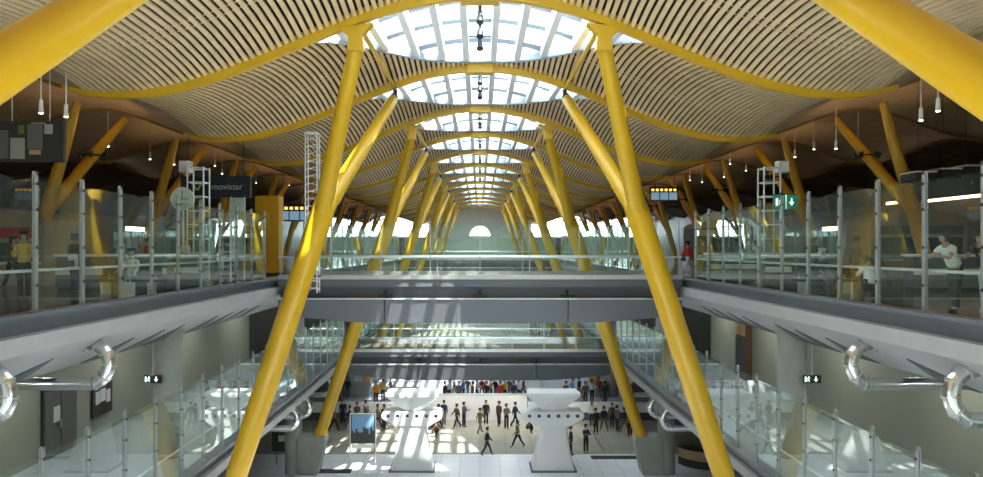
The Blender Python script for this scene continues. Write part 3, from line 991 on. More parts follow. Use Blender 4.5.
# ------------------------------------------------------------------ upper concourse fittings
def lattice(s):
    y, x = 29.4, s * (11.2 if s < 0 else 11.5)
    root = thing('lattice_mast', f'white square lattice mast on the {side(s)} upper deck', 'mast', (x, y, 0))
    w, H = .32, 4.6
    fr = []
    for a in (-1, 1):
        for b in (-1, 1):
            MB().tube([(a * w, b * w, 0), (a * w, b * w, H)], .035, 8).build('leg', M['white'], root, smooth=True)
    nb = 8
    for k in range(nb + 1):
        z = .1 + (H - .15) * k / nb
        MB().tube([(-w, -w, z), (w, -w, z), (w, w, z), (-w, w, z), (-w, -w, z)], .024, 6).build('cross_brace', M['white'], root)
    MB().box(-w - .1, w + .1, -w - .1, w + .1, 0, .06).build('base_plate', M['steel'], root)
    MB().box(s * .5 - .2, s * .5 + .2, -.2, .2, H - .2, H + .25).build('lamp_box', M['white'], root)
    MB().tube([(s * .55, 0, H), (0, 0, H)], .03, 6).build('bracket_arm', M['white'], root)
    return root
lattice(-1); lattice(1)
# taller slim mast near the left column
tm = thing('slim_mast', 'tall slim white lattice mast rising beside the left end of the footbridge', 'mast', (-7.5, 33.08, -.6))
for a in (-.26, .26):
    for b in (-.26, .26):
        MB().tube([(a, b, 0), (a, b, 7.15)], .03, 8).build('leg', M['white'], tm)
for k in range(21):
    z = .1 + k * .335
    MB().tube([(-.26, -.26, z), (.26, -.26, z + .16), (.26, .26, z), (-.26, .26, z + .16), (-.26, -.26, z)], .018, 6).build('cross_brace', M['white'], tm)
MB().box(-.3, .3, .2, .355, .70, .77).build('wall_bracket', M['dark'], tm)
MB().box(-.3, .3, -.3, .3, 7.1, 7.16).build('head_plate', M['white'], tm)

ex = thing('hanging_exit_sign', 'green lit exit sign with running figure and down arrow on the right mast', 'sign', on(785.5, 202, 28.9))
MB().box(-.46, .46, -.05, .05, -.28, .28).build('sign_box', M['exit'], ex)
MB().box(-.012, .012, -.055, -.05, -.28, .28).build('divider', M['exit_w'], ex)
pictos(ex, .02, 1.0, M['exit_w'], -.06)
MB().box(-.5, .5, .05, .16, .24, .32).build('bracket', M['dark'], ex)

# navy hanging advertising sign
sp = on(216, 187, 35.0)
sg = thing('hanging_sign', 'dark navy hanging sign with pale lettering over the left concourse', 'sign', sp)
MB().box(-1.65, 1.65, -.08, .08, -.5, .5).build('sign_panel', M['navy'], sg)
o = link('lettering', text_mesh('movistar', .42, M['navy_text'], 'lettering'), sg, (.55, -.09, .0)); o.rotation_euler = (pi / 2, 0, 0)
lg = MB().tube([(-1.1 + .09 * k, -.09, .14 * cos(k * 1.25) - .01) for k in range(7)], [.05, .06, .05, .06, .05, .06, .03], 8)
lg.build('wavy_logo', M['navy_logo'], sg)
for x in (-1.3, 1.3):
    MB().tube([(x, 0, .5), (x, 0, W(sp.x + x) + .55 - sp.z)], .018, 8).build('hanger_rod', M['dark'], sg)

# big hanging screen at far left
vp = on(31, 142, 19.6)
vd = thing('hanging_screen', 'large dark hanging screen showing blocky grey pictures at the far left', 'screen', vp)
MB().box(-.90, .90, -.07, .07, -.54, .54).build('housing', M['black'], vd)
for k, (x0, x1, z0, z1, mm) in enumerate(((-.84, -.55, -.45, .3, 'cloth_gy'), (-.5, -.12, -.46, .1, 'concrete'), (-.05, .35, -.2, .46, 'cloth_gy'), (.0, .3, -.34, -.22, 'wood'), (.4, .62, .2, .46, 'concrete'), (.05, .42, .47, .5, 'tan'), (-.3, -.14, .2, .44, 'cloth_ol'))):
    MB().box(x0, x1, -.08, -.07, z0, z1).build('picture_block', M[mm], vd)
for x in (-.5, .5):
    MB().tube([(x, 0, .54), (x, 0, W(vp.x + x) + .15 - vp.z)], .015, 8).build('hanger_rod', M['steel'], vd)

# round pale clock on a post
rc = on(183, 199, 27.5)
ck = thing('round_clock', 'round pale clock face on a slim post on the left upper deck', 'clock', (rc.x, rc.y, 0))
MB().tube([(0, 0, 0), (0, 0, rc.z - .35)], .05, 10).build('pole', M['rail'], ck)
MB().tube([(0, -.07, rc.z), (0, .07, rc.z)], .42, 32).build('clock_face', M['frost'], ck)
MB().tube([(.42 * cos(2 * pi * k / 32), -.07, rc.z + .42 * sin(2 * pi * k / 32)) for k in range(33)], .02, 6).build('rim', M['rail'], ck)
MB().box(-.012, .012, -.085, -.075, rc.z - .02, rc.z + .3).build('hand', M['dark'], ck)
MB().box(-.02, .22, -.085, -.075, rc.z - .012, rc.z + .012).build('hand', M['dark'], ck)

# yellow pillar and green glass panel at the bridge head
for s, px in ((-1, 270),):
    p = on(px, 280, 34.2)
    yp = thing('yellow_pillar', 'tall square yellow cladded pillar at the left end of the upper footbridge', 'pillar', (-11.0, 38.6, 0))
    MB().box(-.62, .62, -.45, .45, .06, 4.1).build('cladding', M['yellow_warm'], yp, bevel=.03)
    MB().box(-.66, .66, -.49, .49, 0, .12).build('base', M['dark'], yp)
    MB().box(-.12, .12, -.5, -.45, 2.2, 3.2).build('call_panel', M['yellow'], yp)
gp = thing('glass_panel_totem', 'tall frosted green glass totem beside the yellow pillar', 'totem', (-11.35, 34.6, 0))
MB().box(-.36, .36, -.04, .04, .9, 3.75).build('pane', M['frost'], gp)
for x in (-.34, .30):
    MB().box(x, x + .04, -.05, .05, 0, 3.8).build('upright', M['rail'], gp)

# pendant rods hanging from the side vaults
random.seed(11)
pc = 0
PEND = [(41, 100, 20), (66, 104, 20.5), (108, 138, 31), (150, 152, 36), (215, 160, 44), (222, 168, 44), (243, 172, 50), (256, 178, 52), (289, 180, 58), (174, 158, 40),
        (938, 98, 20), (921, 108, 21), (836, 140, 30), (858, 140, 31), (795, 150, 37), (814, 142, 36), (730, 158, 47), (746, 158, 48), (724, 172, 50), (690, 172, 57), (702, 176, 57)]
for k, (px, py, d) in enumerate(PEND):
    p = on(px, py, d)
    ii = max(j for j in range(len(ARCH)) if ARCH[j] <= d)
    zc = W(p.x) + bulge((d - ARCH[ii]) / BAY) + .05
    L_ = .55
    t = thing('pendant_lamp', f'slim pendant rod lamp under the dark {side(p.x)} vault, {ORD[k if k < 10 else k - 10]} of that side', 'lamp', (p.x, d, zc), group='pendant rod lamps')
    zl = min(p.z, zc - .5)
    MB().tube([(0, 0, 0), (0, 0, zl - zc)], .02, 6).build('rod', M['rail'], t)
    MB().tube([(0, 0, zl - zc), (0, 0, zl - zc - .35)], [.05, .065], 12).build('shade', M['white'], t, smooth=True)
    MB().tube([(0, 0, zl - zc - .35), (0, 0, zl - zc - .37)], .05, 12).build('bulb', M['lamp'], t)

# linear strip lamps on the right wall and boxes above
for k, (pa, pb) in enumerate((((888, 204.5), (907, 203)), ((929, 202), (1003, 196)))):
    ta = thing('strip_lamp', f'warm linear strip lamp on the brown right wall, {"short farther" if k == 0 else "long nearer"} one', 'lamp', (23.3, 0, 0))
    da = (23.3) * FPX / (pa[0] - VX); db = 23.3 * FPX / (pb[0] - VX)
    za = EYE + (VY - pa[1]) * da / FPX
    y0_, y1_ = sorted((da, db))
    MB().box(-.1, .1, y0_, y1_, za, za + .13).build('housing', M['rail'], ta)
    MB().box(-.13, -.1, y0_ + .03, y1_ - .03, za - .02, za + .12).build('diffuser', M['strip'], ta)
    MB().box(.1, .295, y0_ + .2, y0_ + .4, za, za + .1).build('bracket', M['dark'], ta)
    MB().box(.1, .295, y1_ - .4, y1_ - .2, za, za + .1).build('bracket', M['dark'], ta)
for k, (px, py) in enumerate(((918, 177), (943, 174), (966, 171))):
    p = on(px, py, 27)
    t = thing('ceiling_unit', f'dark hanging box with pale top under the right vault, {["farthest", "middle", "nearest"][k]} of three', 'air unit', p)
    MB().box(-.35, .35, -.5, .5, -.2, .12).build('box', M['dark'], t)
    MB().box(-.38, .38, -.53, .53, .12, .17).build('lid', M['rail'], t)
    MB().tube([(0, 0, .17), (0, 0, W(p.x) + .3 - p.z)], .01, 6).build('hanger_rod', M['dark'], t)

# check-in style counters on the concourses
def counter(x, y, w, label, rz=0):
    t = thing('service_counter', label, 'counter', (x, y, 0), rz)
    MB().box(-w / 2, w / 2, -.3, .3, .1, 1.12).build('front_panel', M['cloth_gy'], t)
    MB().box(-w / 2 - .04, w / 2 + .04, -.38, .38, 1.12, 1.2).build('top', M['white'], t)
    MB().box(-w / 2, w / 2, -.33, -.3, .52, .72).build('white_band', M['white'], t)
    MB().box(-w / 2 + .05, w / 2 - .05, -.26, .26, 0, .1).build('plinth', M['dark'], t)
    return t
counter(-13.1, 24.6, 1.7, 'grey counter with white top behind the standing man on the left deck')
counter(-11.2, 25.2, 1.3, 'grey counter with white top, nearer the glass on the left deck')
counter(-10.5, 26.4, 1.2, 'grey counter with white top by the left lattice mast')
counter(11.6, 27.0, 2.6, 'grey counter with white top behind the seated person, right deck')
counter(10.9, 31.6, 2.4, 'grey counter with white top by the right end of the bridge')
counter(15.6, 24.5, 2.8, 'grey counter with white top at the back of the right deck')

def bench(x, y, label, rz=0):
    t = thing('bench_seat', label, 'bench', (x, y, 0), rz)
    MB().box(-.9, .9, -.28, .28, .38, .46).build('seat', M['black'], t, bevel=.02)
    MB().box(-.9, .9, .22, .3, .5, .9).build('backrest', M['black'], t, bevel=.02)
    for xx in (-.7, .7):
        MB().box(xx - .03, xx + .03, -.24, .26, 0, .38).build('leg', M['steel'], t)
        MB().box(xx - .03, xx + .03, .22, .28, .38, .6).build('back_bracket', M['steel'], t)
bench(10.55, 22.6, 'black bench seat beside the glass on the right deck', 0)
bench(-10.6, 22.3, 'black bench seat beside the glass on the left deck', 0)

# kiosk shops further back
def kiosk(x, y, w, d, h, m, label, signm):
    t = thing('kiosk', label, 'kiosk', (x, y, 0))
    MB().box(-w / 2, w / 2, -d / 2, d / 2, 0, h).build('body', m, t)
    n = 10
    poly = [(w / 2 * cos(pi * k / n), h + .55 * sin(pi * k / n)) for k in range(n + 1)]
    MB().prism(poly, -d / 2 - .15, d / 2 + .15, 'y').build('roof', M['tan'], t)
    MB().box(-w / 2 + .2, w / 2 - .2, -d / 2 - .06, -d / 2, h - .55, h - .15).build('fascia', signm, t)
    MB().box(-w / 2 + .25, w / 2 - .25, -d / 2 - .05, -d / 2, .9, h - .7).build('display_window', M['dark'], t)
    MB().box(-w / 2 + .1, w / 2 - .1, -d / 2 - .25, -d / 2, .8, .88).build('ledge', M['rail'], t)
kiosk(-18.6, 28.6, 5.0, 2.6, 2.3, M['tan'], 'tan kiosk with domed roof at the far left of the concourse', M['red'])
kiosk(-17.0, 46, 4, 2.6, 2.6, M['cloth_gy'], 'grey kiosk with domed roof behind the lattice mast, left concourse', M['tan'])
kiosk(20.5, 36, 4.5, 3, 2.6, M['tan'], 'tan kiosk with domed roof at the back of the right concourse', M['cloth_gy'])
kiosk(17, 53, 4, 3, 2.8, M['cloth_gy'], 'grey kiosk with domed roof far along the right concourse', M['poster_wh'])
kiosk(-20.5, 64, 5, 3, 2.8, M['cloth_gy'], 'grey kiosk with domed roof far along the left concourse', M['poster_wh'])

# flight monitor banks
for s, px, py, d in ((-1, 295, 213, 44), (1, 664, 194, 52)):
    p = on(px, py, d)
    t = thing('monitor_bank', f'hanging bank of flight monitors over the {side(s)} concourse beyond the bridge', 'monitor', p)
    MB().box(-1.0, 1.0, -.1, .1, -.5, .5).build('housing', M['black'], t)
    for k in range(3):
        MB().box(-.92 + .63 * k, -.36 + .63 * k, -.12, -.1, -.42, .1).build('screen', M['screen_blue'], t)
    for k in range(6):
        MB().box(-.9 + .31 * k, -.72 + .31 * k, -.12, -.1, .2, .36).build('lit_digit', M['screen_orange'], t)
    for x in (-.7, .7):
        MB().tube([(x, 0, .5), (x, 0, W(p.x + x) + .55 - p.z)], .02, 6).build('hanger_rod', M['dark'], t)

# shop fronts along the brown concourse walls
def shop(s, y, label, m1, lit, items):
    x = s * 23.55
    t = thing('shop_front', label, 'shop', (x, y, 0), 0, None)
    o = -s
    def B(a, b, *r):
        return sorted((o * a, o * b)) + list(r)
    MB().box(*B(0, .25), -2.0, 2.0, 0, .5).build('plinth', M['dark'], t)
    MB().box(*B(0, .18), -2.0, 2.0, .5, 2.4).build('window_back', M[m1], t)
    MB().box(*B(0, .45), -2.1, 2.1, 2.4, 2.95).build('fascia', M['wall_dk'], t)
    MB().box(*B(.45, .48), -1.3, 1.3, 2.55, 2.8).build('lit_fascia', M[lit], t)
    for k in range(5):
        yy = -1.98 + k * .96
        MB().box(*B(.18, .3), yy, yy + .06, .5, 2.4).build('mullion', M['post'], t)
    for k, mm in enumerate(items):
        yy = -1.5 + k * .93
        MB().box(*B(.18, .34), yy - .3, yy + .3, 1.0 + .3 * (k % 2), 1.7 + .3 * (k % 3)).build('display', M[mm], t)
shop(-1, 27.5, 'shop front with green displays on the left concourse wall, nearest', 'cloth_gy', 'strip', ('cloth_ol', 'frost', 'cloth_wh', 'cloth_bl'))
shop(-1, 34.0, 'shop front with red and white displays on the left concourse wall', 'cloth_gy', 'lamp', ('red', 'cloth_wh', 'cloth_yl', 'poster_wh'))
shop(-1, 41.0, 'shop front with blue displays on the left concourse wall, farther', 'frost', 'screen_blue', ('cloth_bl', 'cloth_wh', 'poster_sky', 'cloth_gy'))
shop(-1, 49.5, 'shop front with pale displays on the left concourse wall, farthest', 'frost', 'lamp', ('poster_wh', 'frost', 'cloth_wh', 'cloth_or'))
shop(1, 41.5, 'shop front with green displays on the right concourse wall, nearest', 'frost', 'exit_w', ('cloth_ol', 'frost', 'cloth_wh', 'exit'))
shop(1, 48.5, 'shop front with orange displays on the right concourse wall', 'cloth_gy', 'strip', ('cloth_or', 'cloth_wh', 'frost', 'red'))

# tall planters on the upper decks
def planter(x, y, label):
    t = thing('potted_plant', label, 'plant', (x, y, 0))
    MB().lathe([(.26, 0), (.34, .55), (.34, .6), (.28, .6)], (0, 0, 0), 18).build('pot', M['white'], t, smooth=True)
    lf = MB(); rng = random.Random(int(abs(x * 7 + y)))
    for k in range(26):
        a = rng.uniform(0, 6.28); e = rng.uniform(.3, 1.2); L_ = rng.uniform(.6, 1.1)
        d = Vector((cos(a) * cos(e), sin(a) * cos(e), sin(e))); sd = Vector((-sin(a), cos(a), 0)) * .07
        b0 = Vector((0, 0, .6)); m_ = b0 + d * L_ * .6; t_ = b0 + d * L_ + Vector((0, 0, -.18))
        lf.quad(b0 - sd * .3, m_ - sd, m_ + sd, b0 + sd * .3); lf.quad(m_ - sd, t_, m_ + sd)
        lf.quad(b0 - sd * .3 + Vector((0, 0, .012)), m_ - sd + Vector((0, 0, .012)), m_ + sd + Vector((0, 0, .012)), b0 + sd * .3 + Vector((0, 0, .012)))
    lf.build('foliage', M['leaf'], t, fix=False)
for k, (x, y) in enumerate(((-12.6, 44), (-11.8, 52), (-13, 61), (12.6, 44.6), (11.8, 52.5), (13, 61))):
    planter(x, y, f'leafy plant in a white pot on the {side(x)} upper deck, {ORD[k % 3]} beyond the bridge')

# ------------------------------------------------------------------ people
def skin_mesh(name, nodes, edges, roots, m, sub=1):
    me = bpy.data.meshes.new('s')
    keys = list(nodes)
    me.from_pydata([nodes[k][0] for k in keys], [(keys.index(a), keys.index(b)) for a, b in edges], [])
    ob = bpy.data.objects.new('s', me); COL.objects.link(ob)
    md = ob.modifiers.new('skin', 'SKIN'); md.use_smooth_shade = True
    if not me.skin_vertices:
        bm = bmesh.new(); bm.from_mesh(me); bm.verts.layers.skin.verify(); bm.to_mesh(me); bm.free()
    for i, k in enumerate(keys):
        r = nodes[k][1]
        r = r if isinstance(r, tuple) else (r, r)
        me.skin_vertices[0].data[i].radius = r
        me.skin_vertices[0].data[i].use_root = k in roots
    ss = ob.modifiers.new('sub', 'SUBSURF'); ss.levels = sub; ss.render_levels = sub
    dg = bpy.context.evaluated_depsgraph_get(); dg.update()
    out = bpy.data.meshes.new_from_object(ob.evaluated_get(dg))
    bpy.data.objects.remove(ob)
    out.name = name
    out.materials.clear(); out.materials.append(m)
    out.polygons.foreach_set('use_smooth', [True] * len(out.polygons))
    return out

def pose(lean=0, hl=0, kl=0, hr=0, kr=0, sl=0, el=8, sr=0, er=8, ab=8, head=0):
    """joints of a 1.74 m figure facing -Y"""
    f = Vector((0, -1, 0)); z = Vector((0, 0, 1))
    J = {}
    pel = Vector((0, 0, .95)); J['pelvis'] = pel
    for sd, h, k in (('l', hl, kl), ('r', hr, kr)):
        x = .095 if sd == 'l' else -.095
        hip = pel + Vector((x, 0, -.05)); J['hip' + sd] = hip
        h, k = R(h), R(k)
        kn = hip + (f * sin(h) - z * cos(h)) * .44; J['knee' + sd] = kn
        an = kn + (f * sin(h - k) - z * cos(h - k)) * .40; J['ankle' + sd] = an
        a2 = min(0, h - k) * .35
        J['heel' + sd] = an - z * .045 - f * .03
        J['toe' + sd] = an + f * .17 * cos(a2) - z * (.055 - .17 * sin(a2))
    l = R(lean)
    up = f * sin(l) + z * cos(l)
    J['waist'] = pel + up * .16 ; J['chest'] = pel + up * .36; J['neckb'] = pel + up * .50
    for sd, s_, e_ in (('l', sl, el), ('r', sr, er)):
        x = 1 if sd == 'l' else -1
        sh = pel + up * .47 + Vector((x * .185, 0, 0)); J['sh' + sd] = sh
        a, e = R(s_), R(e_)
        b = R(ab)
        d1 = (f * sin(a) - z * cos(a)) * cos(b) + Vector((x * sin(b), 0, 0))
        J['elbow' + sd] = sh + d1 * .29
        d2 = (f * sin(a + e) - z * cos(a + e)) * cos(b * .4) + Vector((x * sin(b * .2), 0, 0))
        J['wrist' + sd] = J['elbow' + sd] + d2 * .25
        J['dir' + sd] = d2.normalized()
    hd = R(lean * .4 + head)
    hu = f * sin(hd) + z * cos(hd); hf = f * cos(hd) - z * sin(hd)
    J['neck'] = J['neckb'] + hu * .09
    J['jaw'] = J['neck'] + hu * .07 + hf * .03
    J['skull'] = J['neck'] + hu * .15 + hf * .015
    J['crown'] = J['neck'] + hu * .215 + hf * .0
    J['hf'], J['hu'] = hf, hu
    low = min(J[k].z for k in ('heell', 'heelr', 'toel', 'toer')) - .03
    for k in J:
        if k[:3] != 'dir' and k not in ('hf', 'hu'):
            J[k] = J[k] - z * low
    return J

PROTO = {}
def proto(name, sleeves='long', hair='short', **kw):
    J = pose(**kw)
    N = {}
    rad = dict(pelvis=(.13, .105), hipl=.088, hipr=.088, kneel=.056, kneer=.056, anklel=.04, ankler=.04, waist=(.125, .095), chest=(.145, .105), neckb=.075,
               shl=.062, shr=.062, elbowl=.043, elbowr=.043, wristl=.029, wristr=.029, neck=.052, jaw=.066, skull=.088, crown=.062)
    for k, r in rad.items(): N[k] = (tuple(J[k]), r)
    E = [('pelvis', 'waist'), ('waist', 'chest'), ('chest', 'neckb'), ('neckb', 'neck'), ('neck', 'jaw'), ('jaw', 'skull'), ('skull', 'crown')]
    roots = {'pelvis'}
    for sd in 'lr':
        E += [('pelvis', 'hip' + sd), ('hip' + sd, 'knee' + sd), ('knee' + sd, 'ankle' + sd), ('neckb', 'sh' + sd), ('sh' + sd, 'elbow' + sd), ('elbow' + sd, 'wrist' + sd)]
        N['foot' + sd] = (tuple(J['toe' + sd] * .6 + J['heel' + sd] * .4), .036); E.append(('ankle' + sd, 'foot' + sd))
        d = J['dir' + sd]; w = J['wrist' + sd]
        x = 1 if sd == 'l' else -1
        lat = Vector((0, -1, 0)) - d * d.dot(Vector((0, -1, 0)))
        if lat.length < .2: lat = Vector((x, 0, 0))
        lat.normalize()
        inn = d.cross(lat) * (1)
        if inn.x * x > 0: inn = -inn
        pc_ = w + d * .055
        N['palm' + sd] = (tuple(pc_), (.036, .028)); E.append(('wrist' + sd, 'palm' + sd))
        for q, (o_, ln) in enumerate(((.027, .066), (.009, .076), (-.009, .07), (-.026, .055))):
            ks = [f'f{q}{sd}{i}' for i in range(3)]
            b0 = pc_ + lat * o_ + d * .012
            p1 = b0 + d * (.025 + ln * .45)
            p2 = p1 + (d * .75 + inn * .65).normalized() * ln * .55
            for kk, pp, r in zip(ks, (b0, p1, p2), (.0095, .009, .007)): N[kk] = (tuple(pp), r)
            E += [(ks[0], ks[1]), (ks[1], ks[2])]; roots.add(ks[0])
        ks = [f't{sd}{i}' for i in range(3)]
        b0 = w + d * .03 + lat * .02
        p1 = b0 + (d * .6 + lat * .7) * .035; p2 = p1 + (d * .9 + inn * .4) * .03
        for kk, pp, r in zip(ks, (b0, p1, p2), (.012, .010, .008)): N[kk] = (tuple(pp), r)
        E += [(ks[0], ks[1]), (ks[1], ks[2])]; roots.add(ks[0])
    hf, hu = J['hf'], J['hu']
    sk = J['skull']; side_v = Vector((1, 0, 0))
    for k, (a, b, r) in {'nose': (sk + hf * .07 - hu * .005, sk + hf * .108 - hu * .03, .013),
                         'earl': (sk + side_v * .075, sk + side_v * .092 - hu * .02, .018), 'earr': (sk - side_v * .075, sk - side_v * .092 - hu * .02, .018),
                         'mouth': (sk + hf * .07 - hu * .062 - side_v * .02, sk + hf * .07 - hu * .062 + side_v * .02, .014)}.items():
        N[k + 'a'] = (tuple(a), r); N[k + 'b'] = (tuple(b), r * .8); E.append((k + 'a', k + 'b')); roots.add(k + 'a')
    P = {}
    P['body'] = skin_mesh('body', N, E, roots, M['skin'], 1)
    # shirt
    g = .016
    S, SE = {}, []
    def add(k, r, p=None): S[k] = (tuple(J[k] if p is None else p), r)
    add('hem', (.185, .165), J['pelvis'] - (J['waist'] - J['pelvis']) * .3); add('waist', (.165, .14)); add('chest', (.165, .125)); add('neckb', .085)
    SE += [('hem', 'waist'), ('waist', 'chest'), ('chest', 'neckb')]
    for sd in 'lr':
        add('sh' + sd, .08)
        el, wr = 'elbow' + sd, 'wrist' + sd
        if sleeves == 'long':
            add(el, .06); add(wr, .042); SE += [('neckb', 'sh' + sd), ('sh' + sd, el), (el, wr)]
        else:
            S[el] = (tuple(J['sh' + sd] * .4 + J[el] * .6), .064); SE += [('neckb', 'sh' + sd), ('sh' + sd, el)]
    P['shirt'] = skin_mesh('shirt', S, SE, {'hem'}, M['cloth_bk'], 1)
    T, TE = {}, []
    T['waist'] = (tuple(J['pelvis'] + (J['waist'] - J['pelvis']) * .6), (.16, .135)); TE.append(('pelvis', 'waist'))
    T['pelvis'] = (tuple(J['pelvis'] + Vector((0, 0, .02))), (.165, .14))
    for sd in 'lr':
        T['h' + sd] = (tuple(J['hip' + sd]), .105); T['k' + sd] = (tuple(J['knee' + sd]), .074); T['a' + sd] = (tuple(J['ankle' + sd] * .6 + J['heel' + sd] * .4), .062)
        TE += [('pelvis', 'h' + sd), ('h' + sd, 'k' + sd), ('k' + sd, 'a' + sd)]
    P['trousers'] = skin_mesh('trousers', T, TE, {'pelvis'}, M['cloth_gy'], 1)
    for sd in 'lr':
        P['shoe' + sd] = skin_mesh('shoe', {'a': (tuple(J['heel' + sd]), .042), 'b': (tuple(J['heel' + sd] * .45 + J['toe' + sd] * .55), .042), 'c': (tuple(J['toe' + sd]), .034)}, [('a', 'b'), ('b', 'c')], {'a'}, M['black'], 1)
    H = {'a': (tuple(sk + hu * .035 - hf * .022), .098), 'b': (tuple(J['crown'] + hu * .008 - hf * .01), .075), 'c': (tuple(sk - hf * .05 - hu * .045), .066)}
    HE = [('a', 'b'), ('a', 'c')]
    if hair == 'long':
        H['d'] = (tuple(sk - hf * .06 - hu * .16), .06); HE.append(('c', 'd'))
    P['hair'] = skin_mesh('hair', H, HE, {'a'}, M['hair'], 1)
    e = MB()
    for x in (-.032, .032):
        c = sk + hf * .082 + hu * .012 + side_v * x
        e.sphere(c, .011, 8, 6)
    P['eyes'] = e.mesh('eyes', M['black'])
    PROTO[name] = P
proto('stand', hl=3, hr=-3, sl=4, sr=-4, el=14, er=10)
proto('stand_folded', hl=2, hr=-2, sl=20, sr=24, el=95, er=88, ab=4)
proto('walk', hl=26, kl=8, hr=-20, kr=16, sl=-22, sr=24, el=18, er=26, lean=4)
proto('walk_wide', hl=-24, kl=14, hr=30, kr=6, sl=26, sr=-24, el=30, er=18, lean=6, hair='long')
proto('lean', sleeves='short', hair='long', hl=8, hr=-4, kl=6, kr=4, lean=28, sl=42, sr=46, el=62, er=50, head=12)
proto('sit', hl=86, kl=86, hr=82, kr=78, lean=-4, sl=30, sr=34, el=45, er=45, head=8)
proto('crouch', hl=118, kl=140, hr=100, kr=128, lean=34, sl=60, sr=62, el=40, er=40, head=10)

def person(loc, rz, pz, label, top='cloth_bk', bottom='cloth_gy', hair='hair', skin='skin', group=None, near=False, scale=1.0, shoes='black'):
    P = PROTO[pz]
    t = thing('person', label, 'person', loc, rz, group)
    t.scale = (scale,) * 3
    def put(nm, key, m, par=t):
        o = link(nm, P[key], par)
        o.material_slots[0].link = 'OBJECT'; o.material_slots[0].material = M[m]
        return o
    b = put('body', 'body', skin)
    put('shirt', 'shirt', top); put('trousers', 'trousers', bottom); put('hair', 'hair', hair)
    put('shoe', 'shoel', shoes); put('shoe', 'shoer', shoes)
    if near: put('eyes', 'eyes', 'black')
    return t

# foreground people on the upper decks
person((10.42, 16.2, 0), R(-75), 'lean', 'person with long dark hair in a pale T-shirt leaning on the right handrail', 'cloth_wh', 'cloth_bk', near=True)
person((11.05, 16.1, 0), R(-60), 'lean', 'person in dark top and white trousers leaning at the far right edge', 'cloth_bk', 'cloth_wh', near=True, hair='hair_br', shoes='cloth_wh')
person((10.15, 19.2, 0), R(160), 'crouch', 'person in white shirt crouching against the right glass', 'cloth_wh', 'cloth_bk', near=True)
person((10.5, 22.65, -.07), R(0), 'sit', 'person in dark jacket sitting on the black bench, right deck', 'cloth_nv', 'cloth_gy', near=True, hair='poster_wh')
person(at(688, 273, 0), R(-70), 'walk', 'person in red top and white trousers walking off the bridge', 'red', 'cloth_wh', near=True, shoes='cloth_wh')
person(at(75, 293, 0), R(165), 'stand', 'person in black with a white pack standing on the left deck', 'cloth_bk', 'cloth_nv', near=True)
pk = thing('backpack', 'white pack worn by the person standing on the left deck', 'bag', (at(75, 293, 0)[0] + .07, at(75, 293, 0)[1] - .22, 1.0))
MB().box(-.13, .13, -.09, .07, -.2, .22).build('pack_body', M['cloth_wh'], pk, bevel=.04)
MB().box(-.1, .1, -.13, -.09, -.16, .02).build('pack_pocket', M['cloth_gy'], pk, bevel=.02)
person((at(24, 300, 0)[0], at(24, 300, 0)[1], 0), R(20), 'stand_folded', 'person in yellow top at the far left behind the glass', 'cloth_yl', 'cloth_bk', near=True)
person((-10.55, 22.35, -.07), R(0), 'sit', 'person in pale shirt sitting on the black bench, left deck', 'cloth_wh', 'cloth_nv', near=True)
bg_ = thing('paper_bag', 'white carrier bag on the floor by the left bench', 'bag', (at(128, 297, 0)[0], at(128, 297, 0)[1], 0))
MB().box(-.16, .16, -.1, .1, 0, .42).build('bag_body', M['cloth_wh'], bg_)
MB().tube([(-.08, 0, .42), (-.05, 0, .55), (.05, 0, .55), (.08, 0, .42)], .01, 6).build('bag_handle', M['rail'], bg_)
person((10.6, 35.2, 0), R(200), 'stand', 'person in dark clothes beside the right bridge end', 'cloth_br', 'cloth_bk')
person((12.2, 24.0, 0), R(80), 'walk', 'person in grey walking behind the right bench', 'cloth_gy', 'cloth_bk')

for x, y, pz, rz, top, bot, lab in (
        (-15.5, 24.5, 'walk', 60, 'cloth_br', 'cloth_bk', 'person in brown walking far back on the left deck by the tan kiosk'),
        (-14.2, 31.5, 'stand', 120, 'red', 'cloth_nv', 'person in red standing behind the left lattice mast'),
        (-13.4, 33.6, 'stand_folded', 0, 'cloth_wh', 'cloth_gy', 'person in white with folded arms under the navy hanging sign'),
        (-12.4, 36.5, 'walk', -80, 'cloth_bk', 'cloth_nv', 'person in black walking behind the yellow pillar'),
        (-17.5, 35.5, 'walk_wide', 90, 'cloth_bl', 'cloth_bk', 'person in blue walking far back under the navy hanging sign'),
        (14.4, 31.8, 'stand', 30, 'cloth_ol', 'cloth_bk', 'person in olive standing behind the right lattice mast'),
        (13.2, 36.5, 'stand_folded', 10, 'cloth_gy', 'cloth_nv', 'person in grey beyond the right end of the bridge'),
        (15.2, 41.0, 'walk', 80, 'cloth_wh', 'cloth_bk', 'person in white walking beyond the right end of the bridge'),
        (16.5, 30.5, 'walk_wide', -100, 'cloth_br', 'cloth_gy', 'person in brown walking at the back of the right deck')):
    person((x, y, 0), R(rz), pz, lab, top, bot)
